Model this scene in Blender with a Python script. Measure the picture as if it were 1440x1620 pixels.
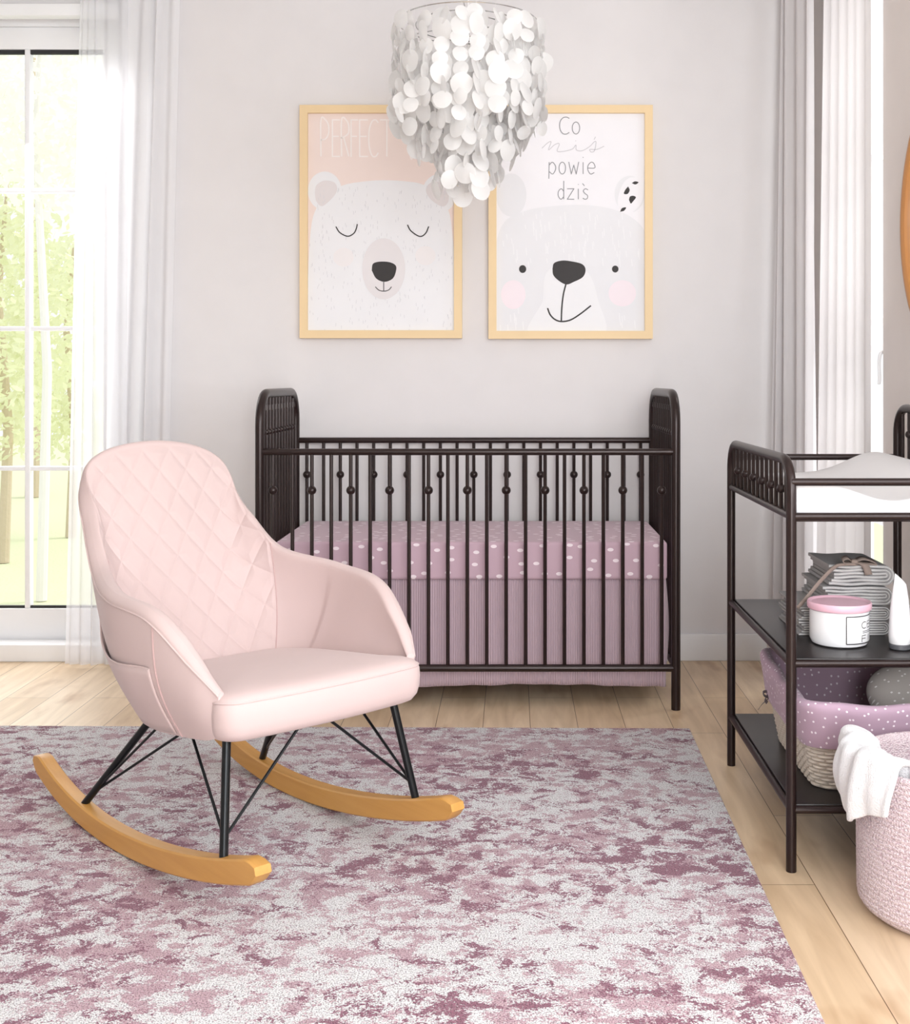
import bpy, bmesh, math, random
from math import sin, cos, pi, radians, sqrt, atan2, hypot
from mathutils import Vector, Matrix
for o in list(bpy.data.objects): bpy.data.objects.remove(o)
S = bpy.context.scene; C = S.collection
# ---------------------------------------------------------------- camera
F, VX, VY, H = 1866.0, 812.0, 600.0, 1.05
cd = bpy.data.cameras.new('camera'); cam = bpy.data.objects.new('camera', cd); C.objects.link(cam)
cam.location = (0, 0, H); cam.rotation_euler = (pi/2, 0, 0)
cd.sensor_fit = 'HORIZONTAL'; cd.sensor_width = 36; cd.lens = 36*F/1440
cd.shift_x = (720-VX)/1440; cd.shift_y = (VY-810)/1440; cd.clip_start = .05
S.camera = cam
# ---------------------------------------------------------------- light
S.view_settings.view_transform = 'Standard'; S.view_settings.look = 'None'
S.view_settings.gamma = 1; S.view_settings.use_curve_mapping = False
S.view_settings.exposure = 0.34
W = bpy.data.worlds.new('world'); S.world = W; W.use_nodes = True
W.node_tree.nodes['Background'].inputs[0].default_value = (.95, .975, 1.0, 1)
W.node_tree.nodes['Background'].inputs[1].default_value = .95
def area(name, loc, target, sx, sy, power, col=(1, 1, 1)):
    l = bpy.data.lights.new(name, 'AREA'); l.shape = 'RECTANGLE'; l.size = sx; l.size_y = sy
    l.energy = power; l.color = col
    o = bpy.data.objects.new(name, l); C.objects.link(o); o.location = loc
    o.rotation_euler = (Vector(target)-Vector(loc)).to_track_quat('-Z', 'Y').to_euler(); return o
area('added_side_key', (1.45, .75, 1.55), (-.5, 2.3, .9), 2.9, 1.5, 53, (.95, .975, 1))  # added key lamp, shines in through an invented opening beside the camera
area('added_rear_fill', (.40, -1.32, 1.2), (.65, 4.2, .45), .95, 2.1, 74, (.95, .975, 1))  # added frontal fill lamp to brighten the back right of the room
area('daylight_corner_window', (2.3, 3.86, 1.35), (.3, 3.9, 1.3), 1.2, 2.6, 34)
area('daylight_glass_door', (-1.95, 4.9, 1.4), (-1.4, 3.2, 0), 1.2, 2.0, 24)
sn = bpy.data.lights.new('sun', 'SUN'); sn.energy = 1.3; sn.angle = radians(20); sn.color = (1, .97, .9)
so = bpy.data.objects.new('sun', sn); C.objects.link(so); so.rotation_euler = Vector((-.75, -.35, -.85)).to_track_quat('-Z', 'Y').to_euler()
# ---------------------------------------------------------------- materials
def mat(name, col, rough=.6, metal=0, sheen=0, spec=None, bump=None, trans=0):
    m = bpy.data.materials.new(name); m.use_nodes = True; b = m.node_tree.nodes['Principled BSDF']
    b.inputs['Base Color'].default_value = (*col, 1); b.inputs['Roughness'].default_value = rough
    b.inputs['Metallic'].default_value = metal
    if sheen:
        b.inputs['Sheen Weight'].default_value = sheen; b.inputs['Sheen Roughness'].default_value = .4
    if spec is not None: b.inputs['Specular IOR Level'].default_value = spec
    nt = m.node_tree; L = nt.links
    tc = nt.nodes.new('ShaderNodeTexCoord')
    if bump:
        n = nt.nodes.new('ShaderNodeTexNoise'); n.inputs['Scale'].default_value = bump[0]; n.inputs['Detail'].default_value = 3
        L.new(tc.outputs['Object'], n.inputs['Vector'])
        bp = nt.nodes.new('ShaderNodeBump'); bp.inputs['Strength'].default_value = bump[1]; bp.inputs['Distance'].default_value = bump[2]
        L.new(n.outputs['Fac'], bp.inputs['Height']); L.new(bp.outputs[0], b.inputs['Normal'])
    # faint natural mottling of the colour
    n2 = nt.nodes.new('ShaderNodeTexNoise'); n2.inputs['Scale'].default_value = 9
    L.new(tc.outputs['Object'], n2.inputs['Vector'])
    r = nt.nodes.new('ShaderNodeValToRGB'); k = .965
    r.color_ramp.elements[0].color = (*[c*k for c in col], 1); r.color_ramp.elements[1].color = (*[min(1, c*1.02) for c in col], 1)
    L.new(n2.outputs['Fac'], r.inputs[0]); L.new(r.outputs[0], b.inputs['Base Color'])
    if trans:
        tr = nt.nodes.new('ShaderNodeBsdfTranslucent'); tr.inputs[0].default_value = (*col, 1)
        mx = nt.nodes.new('ShaderNodeMixShader'); mx.inputs[0].default_value = trans
        L.new(b.outputs[0], mx.inputs[1]); L.new(tr.outputs[0], mx.inputs[2]); L.new(mx.outputs[0], nt.nodes['Material Output'].inputs[0])
    return m
def N(m, t): return m.node_tree.nodes.new(t)
def sheer(name, col, op, trans=.5):
    m = mat(name, col, .9, trans=trans); nt = m.node_tree; out = nt.nodes['Material Output']
    src = out.inputs[0].links[0].from_socket
    t = N(m, 'ShaderNodeBsdfTransparent'); mx = N(m, 'ShaderNodeMixShader'); mx.inputs[0].default_value = op
    nt.links.new(t.outputs[0], mx.inputs[1]); nt.links.new(src, mx.inputs[2]); nt.links.new(mx.outputs[0], out.inputs[0]); return m
def glass(name):
    m = bpy.data.materials.new(name); m.use_nodes = True; nt = m.node_tree; nt.nodes.remove(nt.nodes['Principled BSDF'])
    t = N(m, 'ShaderNodeBsdfTransparent'); g = N(m, 'ShaderNodeBsdfGlossy'); g.inputs['Roughness'].default_value = .02
    mx = N(m, 'ShaderNodeMixShader'); mx.inputs[0].default_value = .05
    nt.links.new(t.outputs[0], mx.inputs[1]); nt.links.new(g.outputs[0], mx.inputs[2])
    nt.links.new(mx.outputs[0], nt.nodes['Material Output'].inputs[0]); return m
def dots(name, col, dotcol, cell, rad, jitter=.6, sheen=.2, axis='xz', ys=1.0):
    m = mat(name, col, .85, sheen=sheen); nt = m.node_tree; b = nt.nodes['Principled BSDF']; L = nt.links
    tc = N(m, 'ShaderNodeTexCoord'); v = N(m, 'ShaderNodeTexVoronoi'); v.voronoi_dimensions = '2D'
    v.inputs['Scale'].default_value = 1/cell; v.inputs['Randomness'].default_value = jitter
    if axis == 'uv': L.new(tc.outputs['UV'], v.inputs['Vector'])
    else:
        sx = N(m, 'ShaderNodeSeparateXYZ'); cx = N(m, 'ShaderNodeCombineXYZ'); ad = N(m, 'ShaderNodeMath'); ad.operation = 'ADD'
        L.new(tc.outputs['Object'], sx.inputs[0]); L.new(sx.outputs[0], cx.inputs[0]); L.new(sx.outputs[1], ad.inputs[0]); L.new(sx.outputs[2], ad.inputs[1]); ml = N(m, 'ShaderNodeMath'); ml.operation = 'MULTIPLY'; ml.inputs[1].default_value = ys; L.new(ad.outputs[0], ml.inputs[0]); L.new(ml.outputs[0], cx.inputs[1])
        L.new(cx.outputs[0], v.inputs['Vector'])
    mr = N(m, 'ShaderNodeMath'); mr.operation = 'LESS_THAN'; mr.inputs[1].default_value = rad/cell
    L.new(v.outputs['Distance'], mr.inputs[0])
    mx = N(m, 'ShaderNodeMixRGB'); mx.inputs[1].default_value = (*col, 1); mx.inputs[2].default_value = (*dotcol, 1)
    L.new(mr.outputs[0], mx.inputs[0]); L.new(mx.outputs[0], b.inputs['Base Color']); return m
M = {}
M['wall'] = mat('warm_white_wall', (.765, .742, .744), .9, bump=(60, .08, .002))
M['wall_warm'] = mat('beige_wall', (.83, .775, .745), .9, bump=(60, .08, .002))
M['white'] = mat('white_paint', (.86, .86, .87), .45)
M['ceiling'] = mat('ceiling_white', (.91, .91, .91), .9)
M['taupe'] = mat('taupe_wall', (.46, .44, .44), .9)
M['gasket'] = mat('black_gasket', (.02, .02, .022), .5)
M['glass'] = glass('window_glass')
M['metal'] = mat('dark_bronze_metal', (.024, .013, .012), .30, .35)
M['black'] = mat('black_metal', (.016, .018, .02), .3, .6)
M['shelf'] = mat('dark_shelf', (.022, .018, .018), .3, .1)
M['velvet'] = mat('blush_velvet', (.62, .485, .47), .85, sheen=.15, bump=(420, .12, .001))
M['velvet_seam'] = mat('blush_seam', (.55, .38, .37), .9)
M['frame'] = mat('light_pine', (.83, .63, .37), .55, bump=(90, .1, .001))
M['paper'] = mat('poster_white', (.87, .86, .89), .6)
M['peach'] = mat('poster_peach', (.87, .735, .685), .6)
M['bear_white'] = mat('poster_offwhite', (.84, .84, .86), .6)
M['bear_ear'] = mat('poster_ear_grey', (.76, .715, .72), .6)
M['muzzle'] = mat('poster_muzzle', (.78, .745, .755), .6)
M['ink'] = mat('poster_ink', (.022, .018, .018), .6)
M['greyink'] = mat('poster_grey_ink', (.27, .27, .29), .6)
M['softink'] = mat('poster_soft_ink', (.60, .59, .62), .6)
M['bear_grey'] = mat('poster_bear_grey', (.795, .795, .82), .6)
M['streak'] = mat('poster_streak', (.85, .85, .87), .6)
M['dash'] = mat('poster_dash', (.68, .68, .71), .6)
M['cheek'] = mat('poster_cheek', (.885, .79, .835), .6)
M['cheek2'] = mat('poster_cheek_pale', (.86, .83, .835), .6)
M['peachtext'] = mat('poster_text_white', (.93, .86, .83), .6)
M['curtain'] = mat('white_curtain', (.90, .895, .91), .9, trans=.35)
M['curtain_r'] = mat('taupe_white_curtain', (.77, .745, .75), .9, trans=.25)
M['sheer'] = sheer('sheer_white', (.90, .90, .93), .64, .45)
M['capiz'] = mat('capiz_shell', (.87, .865, .86), .32, trans=.5)
M['chrome'] = mat('chrome_wire', (.55, .55, .55), .25, 1)
M['clear_cord'] = mat('pale_cord', (.75, .72, .72), .5)
M['pad'] = mat('pad_cover', (.80, .79, .80), .8)
M['jar'] = mat('white_ceramic', (.88, .88, .90), .25)
M['lid'] = mat('pink_lid', (.82, .50, .60), .35)
M['cap'] = mat('grey_cap', (.09, .09, .10), .4)
M['towel_grey'] = mat('grey_linen', (.36, .35, .35), .95, bump=(300, .3, .002))
M['towel_hem'] = mat('pale_linen_hem', (.66, .65, .64), .95)
M['ribbon'] = mat('taupe_ribbon', (.27, .21, .18), .8)
M['bow'] = mat('dark_grey_ribbon', (.12, .10, .105), .7)
M['towel_white'] = mat('white_terry', (.90, .90, .92), .95, sheen=.3, bump=(350, .8, .004))
M['wicker'] = mat('cream_wicker', (.64, .57, .49), .7, bump=(250, .3, .002))
M['mirror'] = mat('mirror_glass', (.9, .9, .9), .02, 1)
M['oak_orange'] = mat('orange_wood', (.52, .23, .07), .4)
M['sheet'] = dots('dotted_mauve_sheet', (.53, .37, .435), (.85, .74, .78), .072, .0098, .7, ys=1.75)
M['liner'] = dots('dotted_mauve_liner', (.46, .32, .41), (.88, .80, .86), .0215, .0024, .8, axis='uv')
M['pillow'] = dots('dotted_grey_fabric', (.47, .43, .40), (.86, .84, .82), .024, .0025, .8)
M['lawn'] = mat('lawn_grass', (.74, .78, .52), .9, bump=(40, .5, .02))
M['leaf'] = mat('leaf_light', (.86, .88, .66), .7, trans=.5)  # overexposed haze outside is put into both leaf colours
M['leaf_pale'] = mat('leaf_pale', (.97, .97, .92), .7, trans=.5)
M['bark'] = mat('brown_bark', (.62, .52, .38), .9, bump=(30, .5, .02))
M['birch'] = mat('birch_bark', (.85, .83, .80), .8)
def corduroy():
    m = mat('ribbed_mauve_cloth', (.52, .385, .44), .9, sheen=.2); nt = m.node_tree; b = nt.nodes['Principled BSDF']; L = nt.links
    tc = N(m, 'ShaderNodeTexCoord'); w = N(m, 'ShaderNodeTexWave'); w.bands_direction = 'X'; w.inputs['Scale'].default_value = 42
    L.new(tc.outputs['Object'], w.inputs['Vector']); bp = N(m, 'ShaderNodeBump'); bp.inputs['Strength'].default_value = .8; bp.inputs['Distance'].default_value = .003
    L.new(w.outputs['Fac'], bp.inputs['Height']); L.new(bp.outputs[0], b.inputs['Normal']); return m
M['skirt'] = corduroy()
def floor_mat():
    m = bpy.data.materials.new('oak_planks'); m.use_nodes = True; nt = m.node_tree; L = nt.links; b = nt.nodes['Principled BSDF']
    tc = N(m, 'ShaderNodeTexCoord'); mp = N(m, 'ShaderNodeMapping'); mp.inputs['Rotation'].default_value = (0, 0, pi/2); mp.inputs['Location'].default_value = (.35, -.052, 0)
    L.new(tc.outputs['Object'], mp.inputs[0])
    br = N(m, 'ShaderNodeTexBrick'); br.offset = .37; br.offset_frequency = 2; br.inputs['Scale'].default_value = 1
    br.inputs['Brick Width'].default_value = 1.05; br.inputs['Row Height'].default_value = .1437; br.inputs['Mortar Size'].default_value = .0011
    br.inputs['Mortar Smooth'].default_value = .3
    br.inputs['Color1'].default_value = (.72, .54, .36, 1); br.inputs['Color2'].default_value = (.82, .655, .475, 1); br.inputs['Mortar'].default_value = (.20, .12, .065, 1)
    L.new(mp.outputs[0], br.inputs[0])
    m2 = N(m, 'ShaderNodeMapping'); m2.inputs['Scale'].default_value = (9, .9, 1); L.new(tc.outputs['Object'], m2.inputs[0])
    n = N(m, 'ShaderNodeTexNoise'); n.inputs['Scale'].default_value = 2.6; n.inputs['Detail'].default_value = 6; n.inputs['Distortion'].default_value = .8
    L.new(m2.outputs[0], n.inputs[0]); r = N(m, 'ShaderNodeValToRGB'); r.color_ramp.elements[0].position = .3; r.color_ramp.elements[0].color = (.80, .76, .70, 1)
    r.color_ramp.elements[1].position = .68; r.color_ramp.elements[1].color = (1.04, 1.04, 1.03, 1); L.new(n.outputs[0], r.inputs[0])
    mu = N(m, 'ShaderNodeMixRGB'); mu.blend_type = 'MULTIPLY'; mu.inputs[0].default_value = 1; L.new(br.outputs[0], mu.inputs[1]); L.new(r.outputs[0], mu.inputs[2])
    # knots
    m3 = N(m, 'ShaderNodeMapping'); m3.inputs['Scale'].default_value = (4.5, 1.8, 1); L.new(tc.outputs['Object'], m3.inputs[0])
    n3 = N(m, 'ShaderNodeTexNoise'); n3.inputs['Scale'].default_value = 1.6; n3.inputs['Detail'].default_value = 3; L.new(m3.outputs[0], n3.inputs[0])
    r3 = N(m, 'ShaderNodeValToRGB'); r3.color_ramp.elements[0].position = .58; r3.color_ramp.elements[0].color = (1, 1, 1, 1); r3.color_ramp.elements[1].position = .76; r3.color_ramp.elements[1].color = (.62, .48, .36, 1)
    L.new(n3.outputs[0], r3.inputs[0]); m4 = N(m, 'ShaderNodeMixRGB'); m4.blend_type = 'MULTIPLY'; m4.inputs[0].default_value = 1
    L.new(mu.outputs[0], m4.inputs[1]); L.new(r3.outputs[0], m4.inputs[2]); L.new(m4.outputs[0], b.inputs['Base Color'])
    b.inputs['Roughness'].default_value = .36; bp = N(m, 'ShaderNodeBump'); bp.inputs['Strength'].default_value = .25; bp.inputs['Distance'].default_value = .002; bp.invert = True
    L.new(br.outputs['Fac'], bp.inputs['Height']); L.new(bp.outputs[0], b.inputs['Normal']); return m
M['floor'] = floor_mat()
def rug_mat():
    m = bpy.data.materials.new('mottled_rug'); m.use_nodes = True; nt = m.node_tree; L = nt.links; b = nt.nodes['Principled BSDF']
    tc = N(m, 'ShaderNodeTexCoord')
    def noise(sc, det, rough, loc=(0, 0, 0), stretch=(1, 1, 1), dist=0):
        mp = N(m, 'ShaderNodeMapping'); mp.inputs['Location'].default_value = loc; mp.inputs['Scale'].default_value = stretch
        L.new(tc.outputs['Object'], mp.inputs[0]); n = N(m, 'ShaderNodeTexNoise'); n.inputs['Scale'].default_value = sc
        n.inputs['Detail'].default_value = det; n.inputs['Roughness'].default_value = rough; n.inputs['Distortion'].default_value = dist; L.new(mp.outputs[0], n.inputs[0]); return n.outputs[0]
    def ramp(src, a, c0, bb, c1):
        r = N(m, 'ShaderNodeValToRGB'); e = r.color_ramp.elements; e[0].position = a; e[0].color = (*c0, 1); e[1].position = bb; e[1].color = (*c1, 1); L.new(src, r.inputs[0]); return r.outputs[0]
    def mth(op, x, y):
        n = N(m, 'ShaderNodeMath'); n.operation = op
        for i, q in enumerate((x, y)):
            if isinstance(q, float): n.inputs[i].default_value = q
            else: L.new(q, n.inputs[i])
        return n.outputs[0]
    mid = noise(18, 5, .66, (3, 1, 0), (1, 1.2, 1), .3)
    big = noise(2.3, 2, .5, (7, 2, 0)); fine = noise(210, 2, .8, (1, 4, 0))
    f2 = mth('MULTIPLY', mth('SUBTRACT', fine, .5), .44)
    v = mth('ADD', mid, f2); v = mth('ADD', v, mth('MULTIPLY', mth('SUBTRACT', big, .5), .30))
    base = ramp(v, .49, (.77, .765, .77), .55, (.53, .355, .40))            # pale grey -> dusty pink
    g = noise(16, 5, .66, (13, 9, 0), (1, 1.25, 1), .6); g = mth('ADD', g, f2)
    big2 = noise(1.7, 2, .5, (21, 6, 0)); g = mth('ADD', g, mth('MULTIPLY', mth('SUBTRACT', big2, .5), .45))
    msk = ramp(g, .55, (0, 0, 0), .58, (1, 1, 1))
    mx = N(m, 'ShaderNodeMixRGB'); L.new(msk, mx.inputs[0]); L.new(base, mx.inputs[1]); mx.inputs[2].default_value = (.27, .105, .155, 1)
    sp = noise(330, 1, .5, (5, 5, 0)); spr = ramp(sp, .38, (.50, .46, .47), .52, (1.1, 1.1, 1.1))
    mu = N(m, 'ShaderNodeMixRGB'); mu.blend_type = 'MULTIPLY'; mu.inputs[0].default_value = 1; L.new(mx.outputs[0], mu.inputs[1]); L.new(spr, mu.inputs[2])
    L.new(mu.outputs[0], b.inputs['Base Color']); b.inputs['Roughness'].default_value = 1; b.inputs['Specular IOR Level'].default_value = .1
    b.inputs['Sheen Weight'].default_value = .25
    bp = N(m, 'ShaderNodeBump'); bp.inputs['Strength'].default_value = .9; bp.inputs['Distance'].default_value = .006; L.new(sp, bp.inputs['Height']); L.new(bp.outputs[0], b.inputs['Normal'])
    return m
M['rug'] = rug_mat()
def rocker_wood():
    m = mat('honey_beech', (.60, .33, .115), .42); nt = m.node_tree; L = nt.links; b = nt.nodes['Principled BSDF']
    tc = N(m, 'ShaderNodeTexCoord'); mp = N(m, 'ShaderNodeMapping'); mp.inputs['Scale'].default_value = (3, 60, 45); L.new(tc.outputs['Object'], mp.inputs[0])
    n = N(m, 'ShaderNodeTexNoise'); n.inputs['Scale'].default_value = 1; n.inputs['Detail'].default_value = 4; L.new(mp.outputs[0], n.inputs[0])
    r = N(m, 'ShaderNodeValToRGB'); r.color_ramp.elements[0].color = (.52, .245, .05, 1); r.color_ramp.elements[1].color = (.72, .39, .11, 1); L.new(n.outputs[0], r.inputs[0])
    L.new(r.outputs[0], b.inputs['Base Color']); return m
M['rocker'] = rocker_wood()
def knit_mat():
    m = mat('pink_knit', (.70, .53, .56), .95, sheen=.2); nt = m.node_tree; L = nt.links; b = nt.nodes['Principled BSDF']
    tc = N(m, 'ShaderNodeTexCoord'); v = N(m, 'ShaderNodeTexVoronoi'); v.inputs['Scale'].default_value = 230; mp = N(m, 'ShaderNodeMapping'); mp.inputs['Scale'].default_value = (1, 1, 1.5)
    L.new(tc.outputs['Object'], mp.inputs[0]); L.new(mp.outputs[0], v.inputs[0])
    r = N(m, 'ShaderNodeValToRGB'); r.color_ramp.elements[0].position = .2; r.color_ramp.elements[0].color = (.84, .73, .755, 1); r.color_ramp.elements[1].position = .95; r.color_ramp.elements[1].color = (.52, .37, .42, 1)
    L.new(v.outputs['Distance'], r.inputs[0]); L.new(r.outputs[0], b.inputs['Base Color'])
    bp = N(m, 'ShaderNodeBump'); bp.inputs['Strength'].default_value = .7; bp.inputs['Distance'].default_value = .004; bp.invert = True; L.new(v.outputs['Distance'], bp.inputs['Height']); L.new(bp.outputs[0], b.inputs['Normal']); return m
M['knit'] = knit_mat()
# ---------------------------------------------------------------- helpers
class MB:
    def __init__(s): s.v = []; s.f = []; s.m = []; s.uv = None
    def add(s, vs, fs, mi=0):
        b = len(s.v); s.v += [tuple(v) for v in vs]; s.f += [tuple(b+i for i in f) for f in fs]; s.m += [mi]*len(fs); return s
    def box(s, x0, x1, y0, y1, z0, z1, mi=0):
        v = [(x, y, z) for z in (z0, z1) for y in (y0, y1) for x in (x0, x1)]
        return s.add(v, [(0, 2, 3, 1), (4, 5, 7, 6), (0, 1, 5, 4), (2, 6, 7, 3), (0, 4, 6, 2), (1, 3, 7, 5)], mi)
    def bbox(s, x0, x1, y0, y1, z0, z1, r=.004, mi=0):
        bm = bmesh.new(); bmesh.ops.create_cube(bm, size=1)
        for v in bm.verts: v.co = Vector(((x0+x1)/2+v.co.x*(x1-x0), (y0+y1)/2+v.co.y*(y1-y0), (z0+z1)/2+v.co.z*(z1-z0)))
        bmesh.ops.bevel(bm, geom=bm.edges[:], offset=r, segments=3, profile=.5, affect='EDGES')
        bm.verts.index_update(); s.add([v.co for v in bm.verts], [[v.index for v in f.verts] for f in bm.faces], mi); bm.free(); return s
    def tube(s, pts, r, n=12, closed=False, mi=0, caps=True):
        pts = [Vector(p) for p in pts]; k = len(pts); rr = r if isinstance(r, (list, tuple)) else [r]*k
        rings = []; prev = None
        for i in range(k):
            if closed: t = pts[(i+1) % k]-pts[i-1]
            else: t = pts[min(i+1, k-1)]-pts[max(i-1, 0)]
            t.normalize()
            if prev is None: a = Vector((0, 0, 1)) if abs(t.z) < .9 else Vector((1, 0, 0)); u = t.cross(a).normalized()
            else: u = (prev-t*prev.dot(t)).normalized()
            prev = u; w = t.cross(u)
            rings.append([pts[i]+(u*cos(2*pi*j/n)+w*sin(2*pi*j/n))*rr[i] for j in range(n)])
        vs = [p for g in rings for p in g]; fs = []
        for i in range(k if closed else k-1):
            a, b = i*n, ((i+1) % k)*n
            for j in range(n): fs.append((a+j, a+(j+1) % n, b+(j+1) % n, b+j))
        if caps and not closed: fs += [tuple(range(n-1, -1, -1)), tuple(range((k-1)*n, k*n))]
        return s.add(vs, fs, mi)
    def sphere(s, c, r, n=14, m=9, sc=(1, 1, 1), mi=0):
        vs = [(c[0], c[1], c[2]-r*sc[2])]; fs = []
        for i in range(1, m):
            a = -pi/2+pi*i/m
            for j in range(n): vs.append((c[0]+r*sc[0]*cos(a)*cos(2*pi*j/n), c[1]+r*sc[1]*cos(a)*sin(2*pi*j/n), c[2]+r*sc[2]*sin(a)))
        vs.append((c[0], c[1], c[2]+r*sc[2])); t = len(vs)-1
        for j in range(n): fs.append((0, 1+(j+1) % n, 1+j)); fs.append((t, 1+(m-2)*n+j, 1+(m-2)*n+(j+1) % n))
        for i in range(m-2):
            for j in range(n): a = 1+i*n; b = a+n; fs.append((a+j, a+(j+1) % n, b+(j+1) % n, b+j))
        return s.add(vs, fs, mi)
    def lathe(s, prof, c=(0, 0, 0), n=48, mi=0):
        vs = []; fs = []; k = len(prof)
        for (r, z) in prof:
            for j in range(n): vs.append((c[0]+r*cos(2*pi*j/n), c[1]+r*sin(2*pi*j/n), c[2]+z))
        for i in range(k-1):
            for j in range(n): fs.append((i*n+j, i*n+(j+1) % n, (i+1)*n+(j+1) % n, (i+1)*n+j))
        return s.add(vs, fs, mi)
    def grid(s, P, closed=False, mi=0):
        # P[i][j] points
        a = len(P); b = len(P[0]); vs = [p for r in P for p in r]; fs = []
        for i in range(a-1):
            for j in range(b if closed else b-1): fs.append((i*b+j, i*b+(j+1) % b, (i+1)*b+(j+1) % b, (i+1)*b+j))
        return s.add(vs, fs, mi)
    def build(s, name, m, parent=None, smooth=35, solid=0, sub=0, recalc=True):
        me = bpy.data.meshes.new(name); me.from_pydata(s.v, [], s.f)
        ms = m if isinstance(m, (list, tuple)) else [m]
        for q in ms: me.materials.append(q)
        for p, mi in zip(me.polygons, s.m): p.material_index = mi
        if s.uv:
            ul = me.uv_layers.new(name='UVMap')
            for lp in me.loops: ul.data[lp.index].uv = s.uv[lp.vertex_index]
        if recalc:
            bm = bmesh.new(); bm.from_mesh(me); bmesh.ops.recalc_face_normals(bm, faces=bm.faces[:]); bm.to_mesh(me); bm.free()
        if smooth: me.shade_smooth(); me.set_sharp_from_angle(angle=radians(smooth))
        o = bpy.data.objects.new(name, me); C.objects.link(o)
        if solid:
            q = o.modifiers.new('s', 'SOLIDIFY'); q.thickness = solid; q.offset = 0
        if sub:
            q = o.modifiers.new('u', 'SUBSURF'); q.levels = q.render_levels = sub
        if parent: o.parent = parent
        return o
def tag(o, label, cat, group=None, kind=None):
    if label: o['label'] = label
    if cat: o['category'] = cat
    if group: o['group'] = group
    if kind: o['kind'] = kind
    return o
def empty(name, label, cat, loc=(0, 0, 0), rz=0, group=None):
    o = bpy.data.objects.new(name, None); C.objects.link(o); o.location = loc; o.rotation_euler = (0, 0, rz); o.empty_display_size = .05
    return tag(o, label, cat, group)
def struct(o, label): o['kind'] = 'structure'; o['label'] = label; return o
def at(px, py, D): return Vector(((px-VX)*D/F, D, H-(py-VY)*D/F))
def XX(px, D): return (px-VX)*D/F
def ZZ(py, D): return H-(py-VY)*D/F
def cat(P, n=8):
    P = [Vector(p) for p in P]; P = [2*P[0]-P[1]]+P+[2*P[-1]-P[-2]]; o = []
    for i in range(1, len(P)-2):
        a, b, c, d = P[i-1:i+3]
        for k in range(n):
            t = k/n; o.append(.5*((2*b)+(c-a)*t+(2*a-5*b+4*c-d)*t*t+(3*b-a-3*c+d)*t**3))
    return o+[P[-2]]
rnd = random.Random(5)
# ---------------------------------------------------------------- room
WD, XR, XL, ZC, Y0 = 4.41, 1.12, -2.5, 2.5, -1.2
OX0, OX1, OZ = -2.4, -1.46, 2.42            # door opening in the back wall
struct(MB().box(XL-.2, XR+.2, Y0, WD+.25, -.06, 0).build('floor', M['floor']), 'light oak plank floor')
struct(MB().box(XL-.2, XR+.2, Y0, WD+.2, ZC, ZC+.05).build('ceiling', M['ceiling']), 'white ceiling')
b = MB(); b.box(OX1, XR+.2, WD, WD+.2, 0, ZC); b.box(XL-.2, OX0, WD, WD+.2, 0, ZC); b.box(OX0, OX1, WD, WD+.2, OZ, ZC)
struct(b.build('wall_back', M['wall']), 'pale greige back wall')
b = MB(); wy = [(-.75, 2.3, .7, 2.35), (3.57, 4.15, .08, 2.42)]
b.box(XR, XR+.15, Y0, -.75, 0, ZC); b.box(XR, XR+.15, 2.3, 3.57, 0, ZC); b.box(XR, XR+.15, 4.15, WD+.2, 0, ZC)
for (a, c, z0, z1) in wy: b.box(XR, XR+.15, a, c, 0, z0); b.box(XR, XR+.15, a, c, z1, ZC)
struct(b.build('wall_right', M['wall_warm']), 'warm beige right wall')
struct(MB().box(XL-.15, XL, Y0, WD+.2, 0, ZC).build('wall_left', M['taupe']), 'left wall')
struct(MB().bbox(OX1+.02, XR, WD-.016, WD-.0005, .0, .100, .003).build('baseboard_back', M['white']), 'white baseboard along the back wall')
b = MB(); fx0, fx1, fz0, fz1 = -.1, .9, .1, 2.3
b.box(XL-.15, fx0, Y0-.15, Y0, 0, ZC); b.box(fx1, XR+.15, Y0-.15, Y0, 0, ZC); b.box(fx0, fx1, Y0-.15, Y0, 0, fz0); b.box(fx0, fx1, Y0-.15, Y0, fz1, ZC)
struct(b.build('wall_front', M['taupe']), 'wall behind the camera')
b = MB(); b.bbox(XR-.016, XR-.0005, 2.35, 3.5, 0, .1, .003)
struct(b.build('baseboard_right', M['white']), 'white baseboard along the right wall')
# glass door, back-left
GD = WD+.09
d1 = bpy.data.objects.new('window_1', None); C.objects.link(d1); d1.location = (OX1, WD, 0); struct(d1, 'tall white gridded glass door with black gasket')
def rel(mb, name, m, p, **k):
    o = mb.build(name, m, None, **k); o.parent = p; o.matrix_parent_inverse = Matrix.Translation(-p.location); return o
b = MB(); b.box(OX0, OX1, GD-.03, GD+.06, 2.388, OZ); b.box(OX1-.05, OX1, GD-.03, GD+.06, .0, 2.39); b.box(OX0, OX1, GD-.05, GD+.06, 0, .055)
rel(b, 'window_frame', M['white'], d1, smooth=0)
gx1 = XX(165, GD)
b = MB(); b.bbox(OX0, OX1-.05, GD-.02, GD+.03, ZZ(80, GD), 2.388); b.bbox(OX0, OX1-.05, GD-.02, GD+.03, .055, ZZ(961, GD)); b.bbox(gx1, OX1-.05, GD-.019, GD+.03, ZZ(961, GD), ZZ(80, GD))
rel(b, 'sash', M['white'], d1)
b = MB(); b.box(OX0, gx1, GD-.012, GD+.0, ZZ(87, GD), ZZ(80, GD)); b.box(OX0, gx1, GD-.012, GD, ZZ(961, GD), ZZ(957, GD))
rel(b, 'gasket', M['gasket'], d1, smooth=0)
b = MB(); mx = XX(46, GD); b.bbox(mx-.010, mx+.010, GD-.017, GD+.018, ZZ(961, GD), ZZ(80, GD), .003)
for y in (302, 520, 741): b.bbox(OX0, gx1, GD-.012, GD+.012, ZZ(y, GD)-.0085, ZZ(y, GD)+.0085, .003)
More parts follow.
